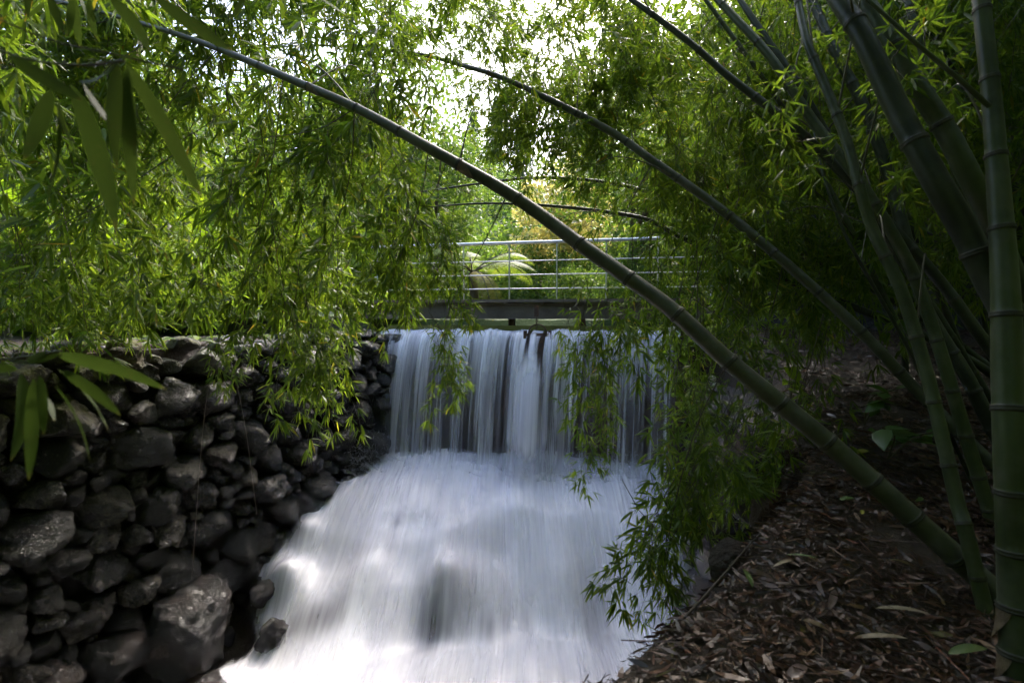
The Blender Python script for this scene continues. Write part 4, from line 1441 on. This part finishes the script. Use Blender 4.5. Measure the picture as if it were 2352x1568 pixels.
mb = MB()
for (n, y0, y1, w, a, b) in ((12000, .9, 3.2, 2.6, .03, .12), (18000, .9, 3.4, 2.6, .010, .045), (10000, 2.6, 5.2, 3.6, .04, .13), (10000, 4.5, 9.2, 5.0, .05, .15)):
    ys = rs.uniform(y0, y1, n)
    xs = edge_x(ys) - .12 + rs.uniform(0, 1, n) ** .9 * w
    # leaves drift together and leave patches of bare soil
    drift = np.sin(3.1 * xs + 1.7 * ys) + np.sin(2.3 * ys - 4.1 * xs + 1) + .6 * np.sin(9 * xs + 7 * ys)
    ok = drift + rs.normal(0, .7, n) > -1.5
    curled(mb, int(ok.sum()), xs[ok], ys[ok], a, b, .035)
def litter_twigs(n, y0, y1, w):
    ys = rs.uniform(y0, y1, n); xs = edge_x(ys) - .05 + rs.uniform(0, w, n)
    z = ground_z(xs, ys) + rs.uniform(.005, .04, n)
    ph = rs.uniform(0, 6.28, n); L = rs.uniform(.06, .28, n)
    d = np.stack([np.cos(ph), np.sin(ph), rs.normal(0, .12, n)], 1)
    c = np.stack([xs, ys, z], 1); r = rs.uniform(.001, .003, n)[:, None]
    x = unit(np.cross(d, np.array([0, 0, 1.0]))) * r; y = np.array([0, 0, 1.0]) * r
    a, b = c - d * L[:, None] / 2, c + d * L[:, None] / 2
    V = np.stack([a + x, a - x * .5 + y, a - x * .5 - y, b + x, b - x * .5 + y, b - x * .5 - y], 1).reshape(-1, 3)
    q = np.array([[0, 1, 4, 3], [1, 2, 5, 4], [2, 0, 3, 5]])[None] + np.arange(n)[:, None, None] * 6
    mb.add(V, q.reshape(-1, 4))


litter_twigs(700, 1.0, 4.5, 3.0)
n = 2500
ys = rs.uniform(4, 10.4, n); xs = wall_x(ys) - .3 - rs.uniform(0, 1.8, n)
curled(mb, n, xs, ys, .06, .15, .03)
tag(link('leaf_litter', mb.mesh('leaf_litter', [M['litter']], False)), 'thick brown litter of curled dry bamboo leaves covering the bank', 'litter', kind='stuff')


def fallen(px, py, ln, ang, mat, lab, wid=.3):
    # find the bank under the pixel
    for Y in np.arange(1.0, 9, .02):
        p = P(px, py, Y)
        if p.z <= ground_z(p.x, p.y) + .03: break
    mb = MB()
    t = np.linspace(0, 1, 9)
    wt = ln * wid * np.clip(1.9 * t ** .6 * (1 - t) ** .7, 0, 1) * .5
    x = (t - .5) * ln
    bow = .12 * ln * (1 - (2 * t - 1) ** 2)
    V = np.concatenate([np.stack([x, wt, bow * .6 + wt * .3], 1), np.stack([x, 0 * t, bow * .6], 1), np.stack([x, -wt, bow * .6 + wt * .3], 1)])
    i = np.arange(8)
    mb.add(V, np.concatenate([np.stack([i, i + 9, i + 10, i + 1], 1), np.stack([i + 9, i + 18, i + 19, i + 10], 1)]))
    o = link('fallen_leaf', mb.mesh('fallen_leaf', [mat]), None, Vector((p.x, p.y, float(ground_z(p.x, p.y)) + .035)), (.25, -.1, ang))
    tag(o, lab, 'leaf')


M['yellowing'] = simple('yellowing_leaf', (.30, .26, .04), .5, (.2, .2, .04), 30)
M['green_fallen'] = simple('fallen_green_leaf', (.05, .10, .025), .45, (.10, .12, .03), 30)
M['pale_leaf'] = simple('pale_dry_leaf', (.28, .22, .15), .5, (.18, .13, .08), 30)
M['violet_leaf'] = simple('wet_brown_leaf', (.13, .09, .085), .3, (.09, .06, .05), 30)
fallen(2222, 1506, .155, .05, M['green_fallen'], 'large fresh green leaf lying on the litter near the bottom right corner')
fallen(1982, 1043, .11, .3, M['yellowing'], 'broad yellow leaf lying under the thick diagonal bamboo', .6)
fallen(1980, 1182, .06, .9, M['yellowing'], 'small bright yellow leaf lying in the middle of the leafy bank', .45)
fallen(1716, 1335, .15, 1.45, M['green_fallen'], 'narrow grey green leaf at the rim of the bank beside the long twig', .25)
fallen(1840, 1285, .13, -.5, M['green_fallen'], 'thin olive leaf lying in the litter halfway along the bank', .15)
fallen(1912, 1380, .16, .9, M['violet_leaf'], 'wet violet brown curled leaf in the centre of the litter', .25)
fallen(2020, 1470, .20, -.15, M['pale_leaf'], 'long pale straw coloured leaf lying below the foot of the diagonal bamboo', .14)
fallen(2070, 1410, .19, -.4, M['pale_leaf'], 'pale dry leaf pointing at the foot of the diagonal bamboo', .14)
fallen(1800, 1300, .12, .3, M['pale_leaf'], 'pale curled leaf on the slope above the cascade', .2)
fallen(1830, 1548, .11, .5, M['violet_leaf'], 'reddish brown leaf at the bottom edge of the bank', .45)
fallen(1945, 1150, .10, .2, M['green_fallen'], 'pale green leaf lying beyond the yellow one on the bank', .45)
fallen(2112, 1152, .10, .6, M['green_fallen'], 'greenish leaf lying between the thick diagonal bamboo and the straight pale one', .35)

# the long bare twig along the rim
mb = MB()
q = crspline(np.array([P(1500, 1500, 1.98), P(1580, 1425, 2.1), P(1665, 1330, 2.32), P(1720, 1265, 2.5), P(1765, 1218, 2.75)]) + np.array([0, 0, .03]), 6)
tube(mb, q, np.linspace(.007, .003, len(q)), 8)
tag(link('bare_twig', mb.mesh('bare_twig', [M['vine']])), 'long bare brown twig lying along the rim of the leafy bank', 'twig')
for (a, lab) in (((505, 770, 6.75, 470, 950, 6.3, 440, 1330, 6.0), 'thin dry root hanging down the face of the stone wall, nearer the camera'),
                 ((520, 790, 6.9, 560, 960, 6.7, 590, 1180, 6.5), 'thin dry root hanging down the stone wall, nearer the waterfall')):
    mb = MB()
    q = crspline(np.array([P(*a[:3]), P(*a[3:6]), P(*a[6:])]), 10)
    tube(mb, q, .0022, 5)
    tag(link('hanging_root', mb.mesh('hanging_root', [M['vine']])), lab, 'root')

# ------------------------------------------------------------------ garden plants
def broad_leaf_mesh(name, L, W, mat, fold=.25):
    mb = MB()
    t = np.linspace(0, 1, 8)
    wt = W / 2 * np.clip(np.sin(math.pi * t ** .8) * (1 + .05 * np.sin(25 * t)), 0, 1)
    x = L * t
    dr = -.22 * L * t ** 2
    V = np.concatenate([np.stack([x, wt, dr + wt * fold], 1), np.stack([x, 0 * t, dr], 1), np.stack([x, -wt, dr + wt * fold], 1)])
    i = np.arange(7)
    mb.add(V, np.concatenate([np.stack([i, i + 8, i + 9, i + 1], 1), np.stack([i + 8, i + 16, i + 17, i + 9], 1)]))
    return mb.mesh(name, [mat])


BL = {m: broad_leaf_mesh('leaf', .17, .10, M[m]) for m in ('broad_leaf', 'lime_leaf')}


def leafy_plant(name, p, h, n, mat, label, cat, seed, scale=1.0, spread=.25, flowers=0):
    rng = random.Random(seed)
    root = thing(name, p, label, cat)
    p = Vector(p)
    for sidx in range(max(2, n // 7)):
        q = p + Vector((rng.gauss(0, spread), rng.gauss(0, spread), h * rng.uniform(.6, 1)))
        mb = MB()
        mid = (p + q) / 2 + Vector((rng.gauss(0, .03), rng.gauss(0, .03), .03))
        tube(mb, crspline(np.array([p - Vector((0, 0, .05)), mid, q]), 4), .005, 5)
        link('stem', mb.mesh('stem', [M['twig']]), root)
        for k in range(7):
            f = rng.uniform(.35, 1)
            b = p.lerp(q, f)
            link('leaf', BL[mat], root, b, (rng.gauss(0, .3), rng.uniform(-.5, .4), rng.uniform(0, 6.28)), scale * rng.uniform(.6, 1.15))
        if sidx < flowers:
            mb = MB()
            for _ in range(120):
                d = unit(np.array([rng.gauss(0, 1), rng.gauss(0, 1), rng.gauss(0, 1)]))
                x = unit(np.cross(d, [.3, .2, .9])); y = np.cross(d, x)
                c = d * .062
                mb.add([c + x * .014, c + y * .014, c - x * .014, c - y * .014], [[0, 1, 2, 3]])
            link('flower_head', mb.mesh('flower_head', [M['petal']], False), root, q + Vector((0, 0, .03)))
    return root


leafy_plant('hydrangea', P(1565, 850, 9.0), .75, 63, 'lime_leaf', 'hydrangea with cream flower heads and lime leaves at the right end of the weir', 'hydrangea', 1, 1.25, .24, 4)
leafy_plant('hydrangea', P(1600, 960, 8.2), .6, 49, 'lime_leaf', 'lower hydrangea with pale flower heads hanging beside the right side of the waterfall', 'hydrangea', 2, 1.1, .22, 3)
leafy_plant('hydrangea', P(1640, 780, 8.6), .55, 42, 'lime_leaf', 'bright lime leaved hydrangea without flowers behind the thick diagonal bamboo', 'hydrangea', 3, 1.2, .3)
leafy_plant('broad_leaved_seedling', P(1815, 930, 4.6), .45, 14, 'lime_leaf', 'young lime green broad leaved plant backlit under the leaning bamboo', 'plant', 4, .95, .10)
leafy_plant('hydrangea', P(2040, 1035, 3.4), .2, 14, 'broad_leaf', 'dark glossy broad leaved hydrangea on the leafy bank between the culms', 'hydrangea', 5, 1.05, .12)
leafy_plant('hydrangea', P(1985, 960, 3.7), .22, 14, 'broad_leaf', 'smaller dark green hydrangea behind the glossy one on the bank', 'hydrangea', 6, .9, .1)


def frond(mb, base, az, length, rise, droop, n, mi, rng, leaf=.16):
    """a fern frond: arching rachis with paired pinnae"""
    t = np.linspace(0, 1, n)
    h = np.array([math.cos(az), math.sin(az), 0])
    pts = base + h * (length * (t - .12 * t ** 3))[:, None] + np.array([0, 0, 1.0]) * (length * (rise * t - droop * t ** 2.2))[:, None]
    tube(mb, pts[::3], np.linspace(.012, .003, len(pts[::3])) * length, 4, 1, False)
    tan = unit(np.gradient(pts, axis=0))
    side = unit(np.cross(tan, np.array([0, 0, 1.0])))
    prof = np.clip(np.sin(math.pi * np.clip(t * .93 + .06, 0, 1)) ** .7, .05, 1)
    for sg in (1, -1):
        sel = t > .12
        D = unit(side * sg + tan * .45 + np.array([0, 0, -.12]))[sel]
        S = unit(tan * 1.0 - side * sg * .4)[sel]
        L = (leaf * length * prof)[sel]
        leaves(mb, pts[sel], D, S, L, np.full(len(L), length * .72 / n), np.full(len(L), .25), mi)


def fern_plant(name, p, trunk_h, length, count, label, cat, seed, old=2, n=60, leaf=.24, mat='fern_leaf', azs=None):
    rng = random.Random(seed)
    p = Vector(p)
    root = thing(name, p, label, cat)
    if trunk_h > .1:
        mb = MB()
        q = crspline(np.array([p, p + Vector((.05, 0, trunk_h * .5)), p + Vector((0, 0, trunk_h))]), 6)
        tube(mb, q, np.linspace(.13, .10, len(q)), 12)
        link('trunk', mb.mesh('trunk', [M['bark']]), root)
    top = np.array(p + Vector((0, 0, trunk_h)))
    for i in range(count):
        az = (azs[i] if azs else 6.283 * i / count + rng.uniform(-.25, .25))
        mb = MB()
        hang = i < old
        frond(mb, top, az, length * rng.uniform(.8, 1.15) * (.8 if hang else 1), .15 if hang else rng.uniform(.45, .9), 1.0 if hang else rng.uniform(.5, .8), n, 0, rng, leaf)
        link('frond', mb.mesh('frond', [M['old_fern_leaf' if hang else mat], M['twig']], False), root)
    return root


tf = P(1085, 660, 13.4)
fern_plant('tree_fern', (tf.x, tf.y, -.1), 1.2, 2.0, 12, 'tree fern with pale arching fronds beyond the bridge railing', 'tree fern', 4, 2,
           azs=[-1.1, -.85, -.2, .25, .6, 1.1, 1.7, 2.3, 2.9, 3.5, 4.1, 4.7])
fern_plant('tree_fern', P(760, 690, 13.0), .9, 1.7, 9, 'smaller tree fern on the terrace behind the left hand bamboo leaves', 'tree fern', 6, 1)
fern_plant('fern', P(800, 800, 9.6), 0, .5, 8, 'small green fern growing on the wet abutment beside the waterfall', 'fern', 7, 0, 24, .2)
fern_plant('fern', P(760, 770, 9.3), 0, .4, 7, 'dark fern at the top of the stone wall next to the weir', 'fern', 8, 0, 22, .2)


for i, Y in enumerate((4.7, 5.3, 5.9, 6.5, 7.1, 7.7, 8.3, 8.9, 9.5)):
    fern_plant('fern', (float(wall_x(Y)) - .30 - .1 * (i % 3), Y + .1 * (i % 2), -.38), 0, (.42, .34, .5, .38)[i % 4], 7,
               'small fern growing on top of the stone retaining wall, %s from the left' % ('first', 'second', 'third', 'fourth', 'fifth', 'sixth', 'seventh', 'eighth', 'ninth')[i], 'fern', 60 + i, 0, 22, .2)


def crown_mesh(name, clumps, per, leaf, rad, seed, mat, flat=.7, aspect=.5):
    """foliage: leaf-sized rhombs spread through clumps"""
    rng = np.random.default_rng(seed)
    C = np.repeat(np.asarray(clumps, float), per, axis=0)
    n = len(C)
    off = rng.normal(size=(n, 3)); off *= (rng.uniform(.3, 1.05, n) ** .6 / np.linalg.norm(off, axis=1))[:, None]
    p = C + off * rad * np.array([1, 1, flat])
    d = unit(rng.normal(size=(n, 3)) + off * .6 + np.array([0, 0, -.25]))
    s = unit(np.cross(d, rng.normal(size=(n, 3))))
    L = leaf * rng.uniform(.6, 1.3, n)[:, None]
    V = np.stack([p, p + d * L * .45 + s * L * aspect * .5, p + d * L, p + d * L * .45 - s * L * aspect * .5], 1).reshape(-1, 3)
    mb = MB()
    mb.add(V, np.arange(n * 4).reshape(-1, 4))
    return mb.mesh(name, [mat], False)


def ball_clumps(n, c, r, seed, shell=.45):
    rng = np.random.default_rng(seed)
    v = rng.normal(size=(n, 3)); v /= np.linalg.norm(v, axis=1)[:, None]
    return np.asarray(c) + v * (rng.uniform(shell, 1, n) ** .7)[:, None] * np.asarray(r)


TREE_MESH = {}


def tree_parts(kind, seed):
    if (kind, seed) in TREE_MESH: return TREE_MESH[kind, seed]
    rng = random.Random(seed)
    if kind == 'broad':                       # unit tree 8 m tall
        cl = ball_clumps(95, (0, 0, 5.2), (2.7, 2.7, 2.9), seed)
        cr = crown_mesh('crown', cl, 110, .19, .8, seed, M['garden_leaf'])
    elif kind == 'yellow':
        cl = ball_clumps(60, (0, 0, 3.0), (1.5, 1.5, 1.7), seed)
        cr = crown_mesh('crown', cl, 90, .13, .5, seed, M['yellow_leaf'], .6, .8)
    elif kind == 'shrub':                     # 2 m tall
        cl = ball_clumps(60, (0, 0, 1.0), (1.25, 1.25, 1.0), seed, .3)
        cr = crown_mesh('crown', cl, 120, .10, .34, seed, M['garden_leaf'], .8)
    elif kind == 'lime':
        cl = ball_clumps(34, (0, 0, 1.0), (1.0, 1.0, 1.0), seed, .2)
        cr = crown_mesh('crown', cl, 46, .24, .45, seed, M['lime_leaf'], .8, .6)
    else:                                     # conifer, 12 m
        cl = []
        for k in range(150):
            h = rng.uniform(1.5, 12); r = (12.6 - h) * .24 * rng.uniform(.3, 1); a = rng.uniform(0, 6.28)
            cl.append((r * math.cos(a), r * math.sin(a), h - r * .3))
        cr = crown_mesh('crown', cl, 46, .42, .62, seed, M['conifer_leaf'], .5, .28)
    mb = MB()
    H = {'broad': 5.5, 'yellow': 3, 'shrub': 1.0, 'lime': .9, 'conifer': 11.5}[kind]
    r0 = {'broad': .22, 'yellow': .09, 'shrub': .05, 'lime': .04, 'conifer': .2}[kind]
    q = crspline(np.array([(0, 0, -.4), (rng.uniform(-.1, .1) * H * .3, 0, H * .4), (rng.uniform(-.1, .1) * H * .3, .05, H)]), 6)
    tube(mb, q, np.linspace(r0, r0 * .3, len(q)), 8)
    if kind != 'conifer':
        for k in range(6):
            f = rng.uniform(.3, .85); a = rng.uniform(0, 6.28); ln = H * rng.uniform(.25, .45)
            b = np.array([0, 0, H * f])
            tube(mb, np.array([b, b + np.array([math.cos(a) * ln * .5, math.sin(a) * ln * .5, ln * .35]), b + np.array([math.cos(a) * ln, math.sin(a) * ln, ln * .8])]), [r0 * .4, r0 * .28, r0 * .12], 6)
    TREE_MESH[kind, seed] = (mb.mesh('trunk', [M['bark']]), cr)
    return TREE_MESH[kind, seed]


def tree(name, kind, seed, X, Y, scale, label, group=None, rot=0.0, z=None):
    tr, cr = tree_parts(kind, seed)
    p = Vector((X, Y, float(ground_z(X, Y)) if z is None else z))
    root = thing(name, p, label, 'shrub' if kind in ('shrub', 'lime') else 'tree', group)
    for nm, me in (('trunk', tr), ('crown', cr)):
        link(nm, me, root, p, (0, 0, rot), scale)
    return root


def px_x(x, Y):
    return (x - 1176) / F * Y


ORD = ('first', 'second', 'third', 'fourth', 'fifth', 'sixth', 'seventh', 'eighth', 'ninth', 'tenth', 'eleventh', 'twelfth', 'thirteenth')


def ordinal(rows, i):
    """place of row i counted from the left"""
    return ORD[sorted(range(len(rows)), key=lambda j: rows[j][0]).index(i)]


rng = random.Random(31)
# shrubs behind the bridge
ROWS = ((1420, 17, 1.15, 'shrub'), (1330, 15.5, .8, 'shrub'), (1530, 16, 1.3, 'shrub'), (1240, 19, 1.3, 'shrub'), (1120, 21, 1.5, 'shrub'), (1640, 14.5, 1.5, 'shrub'),
                                  (1380, 22, 1.9, 'shrub'), (1000, 19, 1.4, 'shrub'), (1500, 21, 2.0, 'shrub'), (1465, 13.15, 1.0, 'shrub'), (1165, 25, 2.5, 'shrub'), (1300, 27, 2.6, 'shrub'))
for i, (x, Y, s, k) in enumerate(ROWS):
    tree('garden_shrub', k, 1 + i % 3, px_x(x, Y), Y, s, 'green small leaved shrub beyond the bridge railing, %s from the left' % ordinal(ROWS, i), 'green shrubs beyond the bridge', rng.uniform(0, 6))
tree('yellow_tree', 'yellow', 5, px_x(1290, 19.5), 19.5, 1.22, 'small tree with golden yellow autumn leaves above the handrail', None, .4)
ROWS = ((850, 12.2, 1.0), (700, 11.5, .95), (560, 11, 1.05), (420, 10.5, 1.1), (280, 10, 1.0), (140, 9.6, 1.05), (10, 9.2, 1.1), (930, 14, .8), (640, 13.5, 1.6), (380, 12.5, 1.7), (120, 12, 1.8), (-120, 10, 1.6),
                               (820, 15, 1.5))
for i, (x, Y, s) in enumerate(ROWS):
    tree('lime_shrub', 'lime', 11 + i % 3, px_x(x, Y), Y, s, 'sunlit lime green shrub on the terrace behind the stone wall, %s from the left' % ordinal(ROWS, i), 'lime shrubs behind the stone wall', rng.uniform(0, 6))
ROWS = ((905, 15.5, .92), (1000, 14.6, .62), (820, 27, 1.2), (620, 25, 1.15), (380, 24, 1.2), (120, 22, 1.2), (-150, 20, 1.2), (940, 33, 1.25), (1130, 40, 1.2), (500, 34, 1.9), (180, 31, 1.9), (-250, 27, 1.9), (720, 40, 2.0),  # nearest ones by the bridge are added to keep sun off the cascade
                               (1455, 13.6, .9), (1560, 24, 1.1), (1720, 20, 1.2), (1900, 17, 1.2), (2120, 15, 1.2), (2380, 14, 1.3), (1480, 32, 1.3), (1660, 30, 1.7), (2000, 24, 1.8), (2350, 22, 1.8))
for i, (x, Y, s) in enumerate(ROWS):
    side = 'left of the bridge' if x < 1176 else 'right of the bridge'
    same = [r for r in ROWS if (r[0] < 1176) == (x < 1176)]
    tree('broadleaf_tree', 'broad', 21 + i % 3, px_x(x, Y), Y, s, 'leafy green garden tree behind the bamboo %s, %s from the left' % (side, ordinal(same, same.index((x, Y, s)))), 'garden trees ' + side, rng.uniform(0, 6))
XS = sorted((rng.uniform(1040, 1560),) for _ in range(13))
for i, (x,) in enumerate(XS):
    Y = rng.uniform(44, 85)
    tree('conifer', 'conifer', 31 + i % 2, px_x(x, Y), Y, rng.uniform(.75, 1.05), 'pale conifer on the distant hillside above the bridge, %s from the left' % ordinal(XS, i), 'conifers on the distant hillside', rng.uniform(0, 6))
